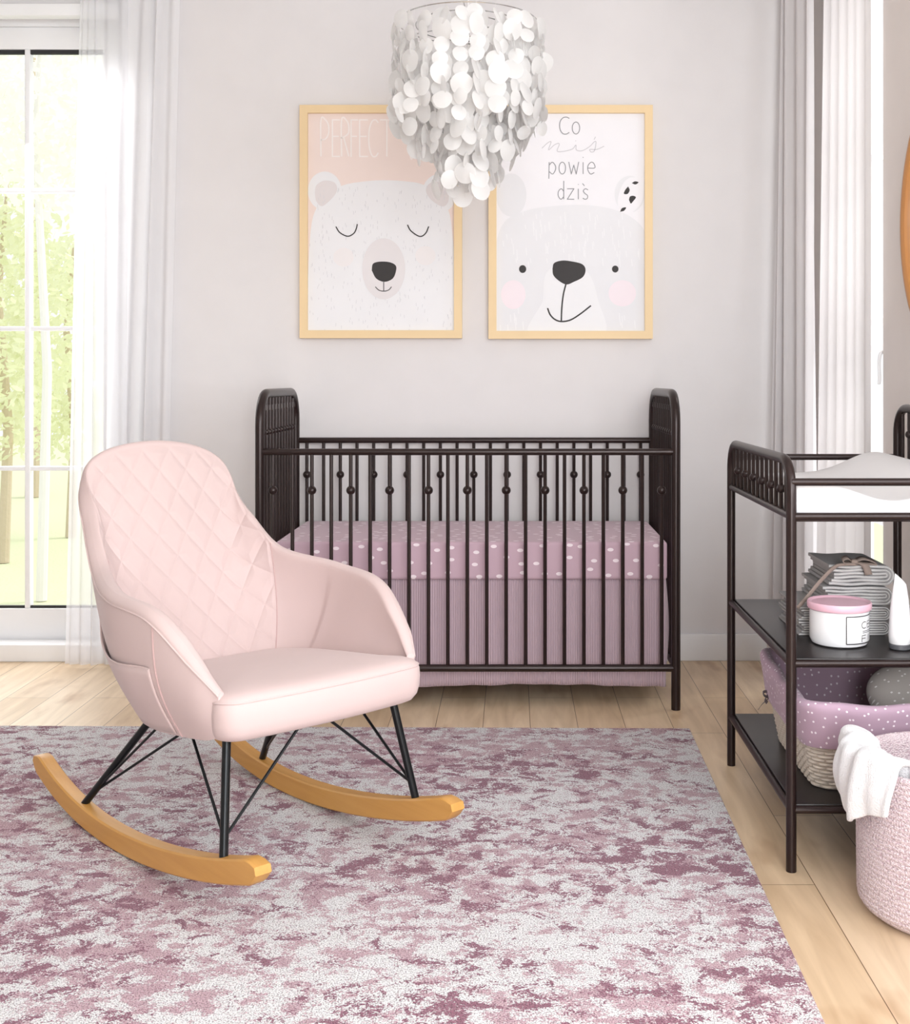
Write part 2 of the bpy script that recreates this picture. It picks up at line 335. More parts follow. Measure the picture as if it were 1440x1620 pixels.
mx2 = XX(46, GD)-.56; b.bbox(mx2-.01, mx2+.01, GD-.017, GD+.018, ZZ(961, GD), ZZ(80, GD), .003)
rel(b, 'glazing_bars', M['white'], d1)
rel(MB().box(OX0, gx1, GD+.004, GD+.008, ZZ(960, GD), ZZ(82, GD)), 'pane', M['glass'], d1, smooth=0)
struct(MB().bbox(XL+.01, XX(190, WD-.03), WD-.05, WD-.0, ZZ(27, WD-.03), ZZ(8, WD-.03), .004).build('trim_1', M['white']), 'white rail above the glass door')
struct(MB().bbox(XL+.01, OX1, WD-.03, WD+.06, .0, ZZ(1020, WD-.03), .004).build('trim_2', M['white']), 'white threshold under the glass door')
def side_window(name, a, c, z0, z1, lab, bars):
    w = bpy.data.objects.new(name, None); C.objects.link(w); w.location = (XR, a, z0); struct(w, lab)
    x0, x1 = XR+.03, XR+.08; b = MB(); t = .045
    b.bbox(x0, x1, a, a+t, z0, z1); b.bbox(x0, x1, c-t, c, z0, z1); b.bbox(x0, x1, a, c, z0, z0+t); b.bbox(x0, x1, a, c, z1-t, z1)
    rel(b, 'window_frame', M['white'], w)
    b = MB()
    for z in bars: b.bbox(x0+.01, x1-.01, a+t, c-t, z-.011, z+.011, .003)
    rel(b, 'glazing_bars', M['white'], w)
    rel(MB().box(x0+.022, x0+.026, a+.02, c-.02, z0+.02, z1-.02), 'pane', M['glass'], w, smooth=0); return w
w2 = side_window('window_2', 3.57, 4.15, .08, 2.42, 'narrow corner window mostly behind the right curtains', (1.767, 1.233, 1.15, .6))
rel(MB().tube(cat([(XR+.028, 3.60, ZZ(556, 3.62)), (XR-.0, 3.60, ZZ(562, 3.62)), (XR-.0, 3.605, ZZ(600, 3.62)), (XR-.0, 3.612, ZZ(607, 3.62))]), .006, 8), 'window_handle', M['white'], w2)
side_window('added_side_window', -.75, 2.3, .7, 2.35, 'wide unseen window added in the right wall to let in key light', (1.5,))  # opening and frame added out of view for the key lamp
w4 = bpy.data.objects.new('added_rear_window', None); C.objects.link(w4); w4.location = (fx0, Y0, fz0); struct(w4, 'unseen window added behind the camera to let in fill light')  # opening and frame added out of view for the fill lamp
b = MB(); b.bbox(fx0, fx0+.045, Y0-.08, Y0-.03, fz0, fz1); b.bbox(fx1-.045, fx1, Y0-.08, Y0-.03, fz0, fz1); b.bbox(fx0, fx1, Y0-.08, Y0-.03, fz0, fz0+.045); b.bbox(fx0, fx1, Y0-.08, Y0-.03, fz1-.045, fz1)
rel(b, 'window_frame', M['white'], w4); rel(MB().box(fx0+.02, fx1-.02, Y0-.058, Y0-.054, fz0+.02, fz1-.02), 'pane', M['glass'], w4, smooth=0)
# ---------------------------------------------------------------- curtains
def curtain(name, top, bot, zt, zb, folds, amp, m, label, cat_='curtain', nu=260, seed=1, group=None, flare=1.0):
    r = random.Random(seed); T = [Vector((*p, 0)) for p in cat([(*p, 0) for p in top], 10)] if 0 else cat([(*p, 0) for p in top], 10)
    B = cat([(*p, 0) for p in bot], 10)
    ph = [r.uniform(.7, 1.35) for _ in range(folds)]; s = sum(ph); ph = [p/s for p in ph]; am = [r.uniform(.55, 1.3) for _ in range(folds)]
    def lk(P, u):
        k = u*(len(P)-1); i = min(int(k), len(P)-2); return P[i].lerp(P[i+1], k-i)
    def wave(u, t):
        acc = 0
        for i, p in enumerate(ph):
            if u <= acc+p or i == folds-1:
                q = (u-acc)/p; return am[i]*sin(2*pi*q)
            acc += p
    P = []
    for i in range(41):
        t = i/40; row = []
        for j in range(nu+1):
            u = j/nu; uu = u+.012*sin(3*t+9*u)*t; uu = min(max(uu, 0), 1)
            e = .001; a = lk(T, uu).lerp(lk(B, uu), t**.9); a1 = lk(T, max(uu-e, 0)).lerp(lk(B, max(uu-e, 0)), t**.9); a2 = lk(T, min(uu+e, 1)).lerp(lk(B, min(uu+e, 1)), t**.9)
            d = (a2-a1).normalized(); n = Vector((-d.y, d.x, 0))
            wv = wave(uu, t)*amp*(.55+.6*t*flare)
            row.append((a.x+n.x*wv+d.x*.35*wv, a.y+n.y*wv, zt+(zb-zt)*t))
        P.append(row)
    o = MB().grid(P).build(name, m, None, smooth=80, recalc=False); return tag(o, label, cat_, group)
X43 = lambda p: XX(p, 4.31)
curtain('sheer_curtain', [(X43(126), 4.32), (X43(150), 4.33), (X43(200), 4.33)], [(X43(104), 4.30), (X43(150), 4.29), (X43(200), 4.32)], 2.46, .012, 5, .012, M['sheer'], 'see-through white sheer curtain hanging over the edge of the glass door', seed=3)
curtain('curtain', [(X43(186), 4.355), (X43(230), 4.36), (X43(279), 4.36)], [(X43(150), 4.345), (X43(200), 4.355), (X43(258), 4.36)], 2.47, .012, 4, .019, M['curtain'], 'opaque white curtain at the left, between the glass door and the bear print', seed=8)
curtain('curtain', [(XX(1236, 4.33), 4.33), (1.0, 4.27), (1.055, 4.14)], [(XX(1214, 4.25), 4.27), (.99, 4.2), (1.035, 4.02)], 2.47, .012, 4, .026, M['curtain_r'], 'pale taupe curtain in the back right corner, nearer the crib', seed=12)
curtain('curtain', [(1.05, 3.98), (1.065, 3.78), (1.085, 3.58)], [(1.03, 3.98), (1.05, 3.75), (1.07, 3.50)], 2.47, .012, 6, .020, M['curtain_r'], 'pale taupe curtain on the right wall, beside the round mirror', seed=21)
# ---------------------------------------------------------------- outside
tag(MB().box(-14, 5, WD+.35, 30, -.42, -.40).build('lawn', M['lawn'], smooth=0), 'sunlit green lawn outside the glass door', 'lawn', kind='stuff')
def tree(name, label, x, y, h, r, tr, trm, lm, n, sx=1.0, seed=1, low=.3):
    t = empty(name, label, 'tree', (x, y, -.395), 0, 'garden trees outside the glass door'); q = random.Random(seed)
    MB().tube([(0, 0, 0), (.03, .02, h*.35), (-.04, .0, h*.7), (.02, .03, h)], [tr, tr*.85, tr*.6, tr*.25], 10).build('trunk', trm, t)
    b = MB()
    for _ in range(n):
        a = q.uniform(0, 2*pi); e = q.uniform(-1, 1); rr = r*q.uniform(.35, 1)**.6; ce = sqrt(1-e*e)
        lump = 1+.25*sin(3*a+e*4)
        c = Vector((rr*ce*cos(a)*sx*lump, rr*ce*sin(a)*lump, h*(.5+low*.5)+e*rr/r*h*.5*(1-low)*1.1)); s = q.uniform(.025, .06)
        u = Vector((q.uniform(-1, 1), q.uniform(-1, 1), q.uniform(-1, 1))).normalized(); v = u.orthogonal().normalized()
        b.add([c-u*s, c+v*s*.5, c+u*s, c-v*s*.5], [(0, 1, 2, 3)])
    b.build('foliage', lm, t, smooth=0, recalc=False); return t
tree('tree', 'slim white-barked tree seen just right of the upright glazing bar', -3.08, 7.7, 4.3, .55, .035, M['birch'], M['leaf_pale'], 2200, seed=2, low=.6)
tree('tree', 'brown-trunked leafy green tree at the left edge of the door glass', -4.02, 9.3, 3.0, .60, .045, M['bark'], M['leaf'], 3000, seed=4, low=.30)
tree('tree', 'leafy green tree with brown trunk seen beside the sheer curtain', -4.05, 10.8, 2.7, .75, .05, M['bark'], M['leaf'], 3400, seed=6, low=.28)
tree('tree', 'pale washed-out tree rising behind the others in the garden', -5.9, 14.5, 7.0, 1.9, .1, M['bark'], M['leaf_pale'], 6500, seed=9, low=.15)
# ---------------------------------------------------------------- rug
o = MB().bbox(-1.55, 1.0, -1.15, 1.0, 0, .006, .003).build('rug', M['rug'])
o.location = (-.485, 2.543, 0); o.rotation_euler = (0, 0, radians(-.75))
tag(o, 'mottled mauve, pink and pale grey area rug under the rocking chair', 'rug')
# ---------------------------------------------------------------- crib
YF, YB = 3.75, 4.368; PXL, PXR = XX(411, YF), XX(1069.5, YF); ZT = 1.004
crib = empty('crib', 'dark bronze metal crib with ball-trimmed spindles against the back wall', 'crib', ((PXL+PXR)/2, (YF+YB)/2, 0))
def cp(mb, name, m=None, **k): return rel(mb, name, m or M['metal'], crib, **k)
for X in (PXL, PXR):
    rr = .10; pts = [(X, YF, 0), (X, YF, ZT-rr-.08), (X, YF, ZT-rr)]
    for k in range(1, 9): a = pi/2*k/8; pts.append((X, YF+rr-rr*cos(a), ZT-rr+rr*sin(a)))
    for k in range(0, 9): a = pi/2*k/8; pts.append((X, YB-rr+rr*sin(a), ZT-rr+rr*cos(a)))
    pts += [(X, YB, ZT-rr-.08), (X, YB, 0)]
    ef = cp(MB().tube(pts, .0148, 16), 'end_frame')
    cp(MB().tube([(X, YF, .132), (X, YB, .132)], .0105, 12), 'side_rail')
    cp(MB().tube([(X, YF+.012, .965), (X, YB-.012, .965)], .006, 10), 'side_rail') if 0 else None
    for k in range(11):
        y = YF+.058+(YB-YF-.116)*k/10
        sp = cp(MB().tube([(X, y, .132), (X, y, ZT-.01)], .0058, 8), 'end_spindle')
        o = rel(MB().sphere((X, y, .877), .0105, 12, 7), 'bead', M['metal'], crib); o.parent = sp; o.matrix_parent_inverse = Matrix.Identity(4)
        o = MB().tube([(X, y, .950), (X, y, .966)], .0088, 10).build('collar', M['metal']); o.parent = sp
for (Y, z, nm) in ((YF, .819, 'front_rail'), (YB, .824, 'back_rail')):
    cp(MB().tube([(PXL, Y, z), (PXR, Y, z)], .0108, 14), nm)
    cp(MB().tube([(PXL, Y, .132), (PXR, Y, .132)], .0118, 14), nm.replace('rail', 'bottom_rail'))
    for k in range(21):
        x = -.7637+1.236*k/20
        sp = cp(MB().tube([(x, Y, .132), (x, Y, z)], .0062, 10), 'spindle')
        if k % 2 == 0:
            zb = .697; o = MB().sphere((x, Y, zb), .0145, 20, 14).build('ball', M['metal'], smooth=60); o.parent = sp
# mattress + skirt
mx0, mx1 = XX(435, 3.785), XX(1056, 3.785)
def soft_box(x0, x1, y0, y1, z0, z1, r, nx=40, ny=20, wob=.002):
    bm = bmesh.new(); bmesh.ops.create_cube(bm, size=1)
    for v in bm.verts: v.co = Vector(((x0+x1)/2+v.co.x*(x1-x0), (y0+y1)/2+v.co.y*(y1-y0), (z0+z1)/2+v.co.z*(z1-z0)))
    bmesh.ops.bevel(bm, geom=bm.edges[:], offset=r, segments=4, profile=.6, affect='EDGES'); bm.verts.index_update()
    m = MB(); m.add([v.co for v in bm.verts], [[v.index for v in f.verts] for f in bm.faces]); bm.free(); return m
MZ = .528
tag(soft_box(mx0, mx1, 3.785, 4.352, MZ-.122, MZ, .012).build('crib_mattress', M['sheet'], smooth=50), 'crib mattress in a mauve fitted sheet with pale dots, inside the metal crib', 'mattress')
P = []
pth = [(mx0+.004, 4.34)]+[(mx0+.004, 4.34-.54*k/6) for k in range(1, 7)]+[(mx0+.004+(mx1-mx0-.008)*k/60, 3.80) for k in range(1, 60)]+[(mx1-.004, 3.80+.54*k/6) for k in range(0, 7)]
pc = cat([(*p, 0) for p in pth], 4)
for i in range(18):
    t = i/17; row = []
    for j, p in enumerate(pc):
        fr = abs(p.y-3.80) < .01; side = 1 if p.x > 0 else -1
        w = (.0045*sin(p.x*31+.6)+.004*sin(p.x*53+1.7))*t if fr else 0
        bul = .010*sin(pi*min(1, t*1.1))*(0 if fr else 1)
        row.append((p.x+(bul*side), p.y+w-.001*t, MZ-.120+(.064-MZ+.120)*t+(.004*sin(p.x*7+1)*t if fr else 0)))
    P.append(row)
tag(MB().grid(P).build('crib_skirt', M['skirt'], smooth=80, solid=.003), 'ribbed mauve crib skirt hanging below the mattress behind the spindles', 'crib skirt')
# ---------------------------------------------------------------- posters
def ribbon2(pts, w):
    """flat stroke: list of (x,y) -> quads in 2D"""
    out = []
    pts = [Vector((p[0], p[1], 0)) for p in pts]; L_ = []; R_ = []
    for i, p in enumerate(pts):
        t = (pts[min(i+1, len(pts)-1)]-pts[max(i-1, 0)]); t.normalize(); n = Vector((-t.y, t.x, 0))*w/2; L_.append(p+n); R_.append(p-n)
    for i in range(len(pts)-1): out.append([L_[i], L_[i+1], R_[i+1], R_[i]])
    return out
def smooth2(P, n=8): return [(p.x, p.y) for p in cat([(*p, 0) for p in P], n)]
def ell(cx, cy, rx, ry, n=40, rot=0):
    return [(cx+rx*cos(2*pi*k/n)*cos(rot)-ry*sin(2*pi*k/n)*sin(rot), cy+rx*cos(2*pi*k/n)*sin(rot)+ry*sin(2*pi*k/n)*cos(rot)) for k in range(n)]
G = {  # stroke glyphs in a unit box, y down
 'P': [[(0, 1), (0, 0), (.6, 0), (1, .15), (1, .38), (.6, .52), (0, .55)]],
 'E': [[(1, 0), (0, 0), (0, 1), (1, 1)], [(0, .45), (.9, .45)]],
 'R': [[(0, 1), (0, 0), (.7, .02), (1, .18), (.9, .38), (0, .5)], [(.3, .48), (1, 1)]],
 'F': [[(1, 0), (0, 0), (0, 1)], [(0, .45), (.9, .45)]],
 'C': [[(1, .08), (.7, 0), (.3, .05), (0, .3), (0, .7), (.3, .97), (.7, 1), (1, .9)]],
 'T': [[(0, 0), (1, 0)], [(.5, 0), (.5, 1)]],
 'D': [[(0, 0), (.5, .04), (1, .3), (1, .7), (.5, .97), (0, 1), (0, 0)]],
 'A': [[(0, 1), (.5, 0), (1, 1)], [(.2, .62), (.8, .62)]],
 'I': [[(.5, 0), (.5, 1)]], 'S': [[(1, .1), (.5, 0), (.05, .2), (.3, .45), (.8, .6), (.95, .82), (.5, 1), (0, .9)]],
 'o': [ell(.5, .5, .5, .5, 20)+[(1, .5)]],
 'p': [[(.05, 0), (.0, 1.4)], [(.05, .25), (.5, 0), (.95, .3), (.95, .65), (.55, 1), (.05, .8)]],
 'w': [[(0, 0), (.25, 1), (.5, .25), (.75, 1), (1, 0)]],
 'i': [[(.5, 0), (.5, 1)], [(.5, -.38), (.5, -.44)]],
 'e': [[(.05, .5), (.95, .48), (.85, .12), (.5, 0), (.1, .25), (.05, .65), (.4, 1), (.9, .88)]],
 'd': [[(.95, -.75), (.95, 1)], [(.95, .25), (.55, 0), (.1, .25), (.08, .7), (.5, 1), (.95, .75)]],
 'z': [[(0, 0), (1, 0), (.0, 1), (1, 1)]],
 's': [[(.95, .12), (.5, 0), (.1, .2), (.4, .45), (.85, .65), (.8, .92), (.4, 1), (0, .9)]],
 '`': [[(.2, -.5), (.55, -.28)]],
}
class Poster:
    def __init__(s, ox): s.ox = ox; s.b = MB(); s.D = WD-.020
    def P(s, x, y, l):
        px, py = s.ox+x/3.857, 140+y/3.857; return (XX(px, s.D), s.D-.00025*l, ZZ(py, s.D))
    def clip(s, x, y):
        return (min(max(x, s.x0), s.x1), min(max(y, s.y0), s.y1))
    def poly(s, pts, mi, l): pts = [s.clip(*p) for p in pts]; s.b.add([s.P(x, y, l) for x, y in pts], [tuple(range(len(pts)))], mi)
    def fan(s, pts, mi, l):
        pts = [s.clip(*p) for p in pts]; n = len(pts); cx = sum(p[0] for p in pts)/n; cy = sum(p[1] for p in pts)/n
        s.b.add([s.P(cx, cy, l)]+[s.P(x, y, l) for x, y in pts], [(0, 1+i, 1+(i+1) % n) for i in range(n)], mi)
    def stroke(s, pts, w, mi, l, sm=False):
        s.k = (getattr(s, 'k', 0)+7) % 23
        if sm:
            for q in ribbon2(smooth2(pts, 6), w): s.b.add([s.P(v.x, v.y, l+s.k*.035) for v in q], [(0, 1, 2, 3)], mi)
            return
        for n_, (a, c) in enumerate(zip(pts[:-1], pts[1:])):
            d = hypot(c[0]-a[0], c[1]-a[1]); e = w*.35/max(d, 1e-6) if len(pts) > 2 else 0
            a2 = (a[0]-(c[0]-a[0])*e, a[1]-(c[1]-a[1])*e); c2 = (c[0]+(c[0]-a[0])*e, c[1]+(c[1]-a[1])*e)
            for q in ribbon2([a2, c2], w): s.b.add([s.P(v.x, v.y, l+s.k*.035+n_*.01) for v in q], [(0, 1, 2, 3)], mi)
    def glyph(s, ch, x0, y0, x1, y1, w, mi, l):
        for st in G[ch]:
            pts = [(x0+(x1-x0)*a, y0+(y1-y0)*b_) for a, b_ in st]; s.stroke(pts, w, mi, l, ch in 'CDPRSopedsz' and ch not in 'z')
def frame_thing(name, label, x0, x1, y0, y1, bw):
    D = WD-.016; t = empty(name, label, 'framed print', (XX((x0+x1)/2, D), WD, ZZ(y1, D)))
    X0, X1, Z0, Z1 = XX(x0, WD-.032), XX(x1, WD-.032), ZZ(y1, WD-.032), ZZ(y0, WD-.032); w = bw*WD/F; b = MB()
    for (a, c) in (((X0, Z0), (X1, Z0)), ((X1, Z0), (X1, Z1)), ((X1, Z1), (X0, Z1)), ((X0, Z1), (X0, Z0))):
        cx, cz = (X0+X1)/2, (Z0+Z1)/2
        def inn(p): return (p[0]+(w if p[0] < cx else -w), p[1]+(w if p[1] < cz else -w))
        ia, ic = inn(a), inn(c); yf, yb = WD-.034, WD-.001
        v = [(a[0], yf, a[1]), (c[0], yf, c[1]), (ic[0], yf, ic[1]), (ia[0], yf, ia[1]), (a[0], yb, a[1]), (c[0], yb, c[1]), (ic[0], yb, ic[1]), (ia[0], yb, ia[1])]
        b.add(v, [(0, 1, 2, 3), (4, 7, 6, 5), (0, 4, 5, 1), (3, 2, 6, 7), (0, 3, 7, 4), (1, 5, 6, 2)])
    rel(b, 'frame', M['frame'], t, smooth=0); return t
# left print
t = frame_thing('framed_print', 'pine-framed peach print of a sleeping white bear, left of the two prints', 474, 731, 166, 535, 12.5)
p = Poster(440); p.x0, p.x1, p.y0, p.y1 = 165, 1100, 135, 1500
p.b.box(*[XX(440+170/3.857, p.D), XX(440+1092/3.857, p.D)], p.D, WD-.004, ZZ(140+1492/3.857, p.D), ZZ(140+145/3.857, p.D), 0)
p.x0, p.x1, p.y0, p.y1 = 170, 1090, 146, 1490
p.fan([(172, 148), (1090, 148), (1090, 1488), (172, 1488)], 1, 1)
head = smooth2([(170, 1500), (185, 1100), (200, 860), (230, 740), (300, 640), (400, 590), (520, 568), (640, 560), (770, 566), (880, 585), (990, 650), (1045, 760), (1065, 900), (1085, 1150), (1092, 1500)], 6)
p.fan(ell(285, 625, 103, 118, 40), 2, 2); p.fan(ell(985, 640, 105, 118, 40), 2, 2)
p.fan(head+[(640, 1500)], 2, 3)
p.fan(smooth2([(225, 640), (235, 590), (285, 562), (345, 575), (360, 620), (330, 670), (270, 718), (235, 690), (225, 640)]), 3, 4)
p.fan(smooth2([(1043, 655), (1040, 600), (985, 570), (925, 580), (903, 625), (935, 680), (1000, 720), (1035, 700), (1043, 655)]), 3, 4)
for _ in range(330):
    x, y = rnd.uniform(195, 1075), rnd.uniform(590, 1470)
    if y < 860 and (x < 240 or x > 1030): continue
    p.stroke([(x, y), (x+rnd.uniform(-3, 3), y+rnd.uniform(12, 24))], 2.6, 5, 5)
p.fan(ell(400, 1030, 62, 58), 6, 6); p.fan(ell(900, 1020, 62, 58), 6, 6)
p.fan(ell(645, 1100, 131, 186, 48), 7, 7)
p.fan(smooth2([(572, 1110), (580, 1070), (620, 1057), (680, 1060), (718, 1080), (720, 1115), (700, 1160), (650, 1180), (600, 1160), (572, 1110)]), 4, 8)
p.stroke([(353, 843), (378, 880), (425, 902), (462, 885), (478, 855), (484, 828)], 7, 4, 8, True)
p.stroke([(790, 832), (812, 870), (865, 903), (900, 885), (920, 842)], 7, 4, 8, True)
p.stroke([(645, 1180), (645, 1235)], 5, 4, 8); p.stroke([(594, 1210), (615, 1230), (645, 1237), (675, 1230), (693, 1210)], 5, 4, 8, True)
for ch, a, c in (('P', 262, 308), ('E', 332, 375), ('R', 388, 432), ('F', 446, 486), ('E', 498, 546), ('C', 556, 612), ('T', 622, 706), ('D', 808, 852), ('A', 866, 920)):
    p.glyph(ch, a, 192, c, 415, 9, 8, 4)
rel(p.b, 'print', [M['paper'], M['peach'], M['bear_white'], M['bear_ear'], M['ink'], M['dash'], M['cheek2'], M['muzzle'], M['peachtext']], t, smooth=0, recalc=False)
# right print
t = frame_thing('framed_print', 'pine-framed print of a smiling grey bear under handwritten words, right of the two prints', 773, 1033, 166, 536, 12.5)
p = Poster(750)
p.b.box(*[XX(750+120/3.857, p.D), XX(750+1050/3.857, p.D)], p.D, WD-.004, ZZ(140+1490/3.857, p.D), ZZ(140+140/3.857, p.D), 0)
p.x0, p.x1, p.y0, p.y1 = 124, 1046, 146, 1488
head = smooth2([(125, 1500), (128, 1100), (140, 920), (200, 800), (330, 742), (450, 722), (620, 710), (780, 722), (900, 755), (980, 800), (1040, 870), (1060, 1000), (1065, 1500)], 6)
p.fan(ell(228, 650, 92, 132, 40), 1, 1); p.fan(ell(950, 645, 92, 112, 40), 1, 1)
p.fan(smooth2([(885, 770), (878, 680), (905, 590), (950, 545), (1010, 550), (1036, 600), (1020, 700), (950, 765), (885, 770)]), 0, 2)
p.fan(head+[(600, 1500)], 1, 3)
for _ in range(95):
    x, y = rnd.uniform(170, 1010), rnd.uniform(745, 1060)
    if y < 860 and (x < 260 or x > 930): continue
    p.stroke([(x, y), (x+4, y+rnd.uniform(25, 70))], 6, 3, 4)
for _ in range(16):
    x = rnd.choice([rnd.uniform(150, 300), rnd.uniform(880, 1010)]); y = rnd.uniform(1330, 1450); p.stroke([(x, y), (x+4, y+rnd.uniform(25, 50))], 6, 3, 4)
p.fan(smooth2([(420, 1300), (440, 1130), (560, 1060), (700, 1130), (760, 1300), (800, 1490), (560, 1500), (330, 1490), (420, 1300)]), 5, 5)
p.fan(ell(240, 1258, 75, 88), 4, 6); p.fan(ell(905, 1250, 84, 80), 4, 6)
p.fan(ell(297, 1102, 22, 24), 2, 7); p.fan(ell(862, 1102, 20, 21), 2, 7)
p.fan(smooth2([(479, 1100), (490, 1065), (540, 1050), (600, 1056), (660, 1072), (681, 1105), (665, 1150), (610, 1180), (565, 1196), (520, 1175), (485, 1140), (479, 1100)]), 2, 7)
p.stroke([(562, 1190), (545, 1260), (536, 1340), (533, 1418)], 9, 2, 8, True); p.stroke([(449, 1340), (465, 1380), (495, 1410), (535, 1422), (590, 1412), (650, 1375), (714, 1325)], 9, 2, 8, True)
p.fan(smooth2([(963, 577), (983, 567), (1004, 573), (985, 586), (963, 577)]), 2, 5); p.fan(smooth2([(941, 598), (950, 620), (938, 643), (915, 642), (924, 618), (941, 598)]), 2, 5)
p.fan(smooth2([(946, 680), (952, 660), (972, 655), (988, 665), (970, 690), (957, 702), (946, 680)]), 2, 5); p.fan(smooth2([(891, 753), (903, 731), (928, 726), (916, 746), (891, 753)]), 2, 5)
p.glyph('C', 525, 175, 582, 278, 5, 6, 3); p.glyph('o', 600, 205, 645, 278, 5, 6, 3)
p.stroke([(415, 365), (440, 340), (462, 325), (470, 330), (455, 375), (490, 345), (515, 335), (520, 345), (508, 382), (545, 384), (600, 370), (622, 345), (625, 375), (660, 380), (705, 355), (735, 325), (745, 330), (735, 380), (715, 388), (708, 372), (750, 372), (795, 352)], 4.5, 7, 3, True)
p.stroke([(733, 312), (742, 295)], 4.5, 7, 3); p.stroke([(620, 322), (622, 318)], 5, 7, 3)
x = 457
for ch, w in (('p', 42), ('o', 40), ('w', 60), ('i', 14), ('e', 46)): p.glyph(ch, x, 450, x+w, 522, 5, 6, 3); x += w+20
x = 512
for ch, w in (('d', 38), ('z', 40), ('i', 14), ('s', 34)): p.glyph(ch, x, 612, x+w, 676, 5, 6, 3); x += w+20
p.glyph('`', 655, 612, 690, 676, 5, 6, 3)
rel(p.b, 'print', [M['paper'], M['bear_grey'], M['ink'], M['streak'], M['cheek'], M['bear_white'], M['greyink'], M['softink']], t, smooth=0, recalc=False)
# ---------------------------------------------------------------- chandelier
CD_ = 3.2; cx = XX(741, CD_); zr = ZZ(45, CD_)
ch = empty('chandelier', 'tiered chandelier of white capiz shell discs hanging before the two prints', 'chandelier', (cx, CD_, zr))
def ring(r, z, rad=.0016, n=64): return MB().tube([(r*cos(2*pi*k/n), r*sin(2*pi*k/n), z) for k in range(n)], rad, 6, closed=True)
RR = .189
b = ring(RR, .012)
for k in range(3): a = 2*pi*k/3+.5; b.tube([(RR*cos(a), RR*sin(a), .012), (0, 0, .012)], .0013, 6)
b.v += ring(.142, .004).v[:0]
b2 = ring(.142, .006); b.add(b2.v, b2.f); b2 = ring(.095, .006); b.add(b2.v, b2.f)
b.tube([(0, 0, -.03), (0, 0, .03)], .004, 8); b.build('ring_frame', M['chrome'], ch)
MB().tube([(0, 0, .03), (0, 0, ZC-zr)], .0022, 8).build('cord', M['clear_cord'], ch)
MB().lathe([(0.001, ZC-zr-.03), (.03, ZC-zr-.028), (.045, ZC-zr-.01), (.046, ZC-zr)], n=24).build('ceiling_rose', M['white'], ch)
def disc_mesh(r):
    b = MB(); n = 18; top = [(0, -.0035, 0)]; 
    rows = []
    for q, d in ((.35, .0030), (.7, .0014), (1, 0)):
        rows.append([(r*q*cos(2*pi*k/n)*(1+.04*sin(3*2*pi*k/n)), -d, r*q*sin(2*pi*k/n)) for k in range(n)])
    b.v = top+[p for R_ in rows for p in R_]; b.f = [(0, 1+k, 1+(k+1) % n) for k in range(n)]
    for i in range(2):
        for k in range(n): a = 1+i*n; b.f.append((a+k, a+n+k, a+n+(k+1) % n, a+(k+1) % n))
    b.m = [0]*len(b.f); return b
dm = [disc_mesh(r) for r in (.021, .025, .029)]
discs = []; strings = MB(); q = random.Random(11)
for (r, nst, z0, z1, ph) in ((.200, 27, .012, -.262, 0), (.165, 20, 0, -.30, .2), (.135, 19, .0, -.355, .1), (.085, 13, 0, -.440, .3), (.04, 6, 0, -.43, 0)):
    for i in range(nst):
        a = 2*pi*i/nst+ph+q.uniform(-.05, .05); zz = z0-.018-q.uniform(0, .02); ze = z1+q.uniform(-.018, .028)
        strings.tube([(r*.95*cos(a), r*.95*sin(a), z0+.004), (r*.95*cos(a), r*.95*sin(a), ze)], .0004, 3, caps=False)
        while zz > ze:
            if not (r < .15 and zz > -.12):
                discs.append((r*cos(a)+q.uniform(-.006, .006), r*sin(a)+q.uniform(-.006, .006), zz, a+pi/2+q.gauss(0, .6), q.uniform(-.35, .35), q.randrange(3)))
            zz -= q.uniform(.030, .042)
strings.build('strings', M['clear_cord'], ch, smooth=0)
discs.sort(key=lambda d: d[1]-.0*d[2])
dmesh = []
for b in dm:
    o = b.build('shell_disc', M['capiz'], None, smooth=60, recalc=False); q_ = o.modifiers; dmesh.append(o.data); bpy.data.objects.remove(o)
rest = MB()
# the hundred that show largest: spread over what faces the camera
front = [d for d in discs if d[1] < -.3*hypot(d[0], d[1])]
front = sorted(front, key=lambda d: hypot(0, d[1])*-1); chosen = set(id(d) for d in front[:100])
for d in discs:
    mt = Matrix.Translation(d[:3]) @ Matrix.Rotation(d[3], 4, 'Z') @ Matrix.Rotation(d[4], 4, 'X')
    if id(d) in chosen:
        o = bpy.data.objects.new('shell_disc', dmesh[d[5]]); C.objects.link(o); o.parent = ch; o.matrix_local = mt
    else: rest.add([mt @ Vector(v) for v in dm[d[5]].v], dm[d[5]].f)
o = rest.build('shell_discs', M['capiz'], ch, smooth=60, recalc=False); o['kind'] = 'stuff'
# ---------------------------------------------------------------- rocking chair (local: x forward, y towards far side)
rc = empty('rocking_chair', 'blush pink velvet rocking chair with quilted back and curved wooden rockers', 'rocking chair', (-.6249, 2.7031, .0076), -.8178)
Rm = [(.335, .243, .437), (.27, .275, .491), (.146, .303, .564), (-.031, .309, .581), (-.216, .258, .606), (-.333, .227, .687), (-.428, .198, .784), (-.462, .132, .846), (-.468, 0, .869)]
Bm = [(.328, .240, .342), (.28, .243, .328), (.18, .245, .315), (.08, .245, .305), (-.01, .225, .295), (-.055, .19, .288), (-.085, .14, .285), (-.105, .07, .282), (-.11, 0, .282)]
Im = [(.325, .215, .40), (.22, .222, .38), (.08, .218, .365), (-.05, .208, .355), (-.105, .17, .35), (-.125, .125, .35), (-.135, .085, .35), (-.138, .042, .35), (-.138, 0, .35)]
def full(P): return P+[(x, -y, z) for x, y, z in P[::-1][1:]]
K = 14
Rc, Bc, Ic = cat(full(Rm), K), cat(full(Bm), K), cat(full(Im), K)
n = len(Rc); Nn = []
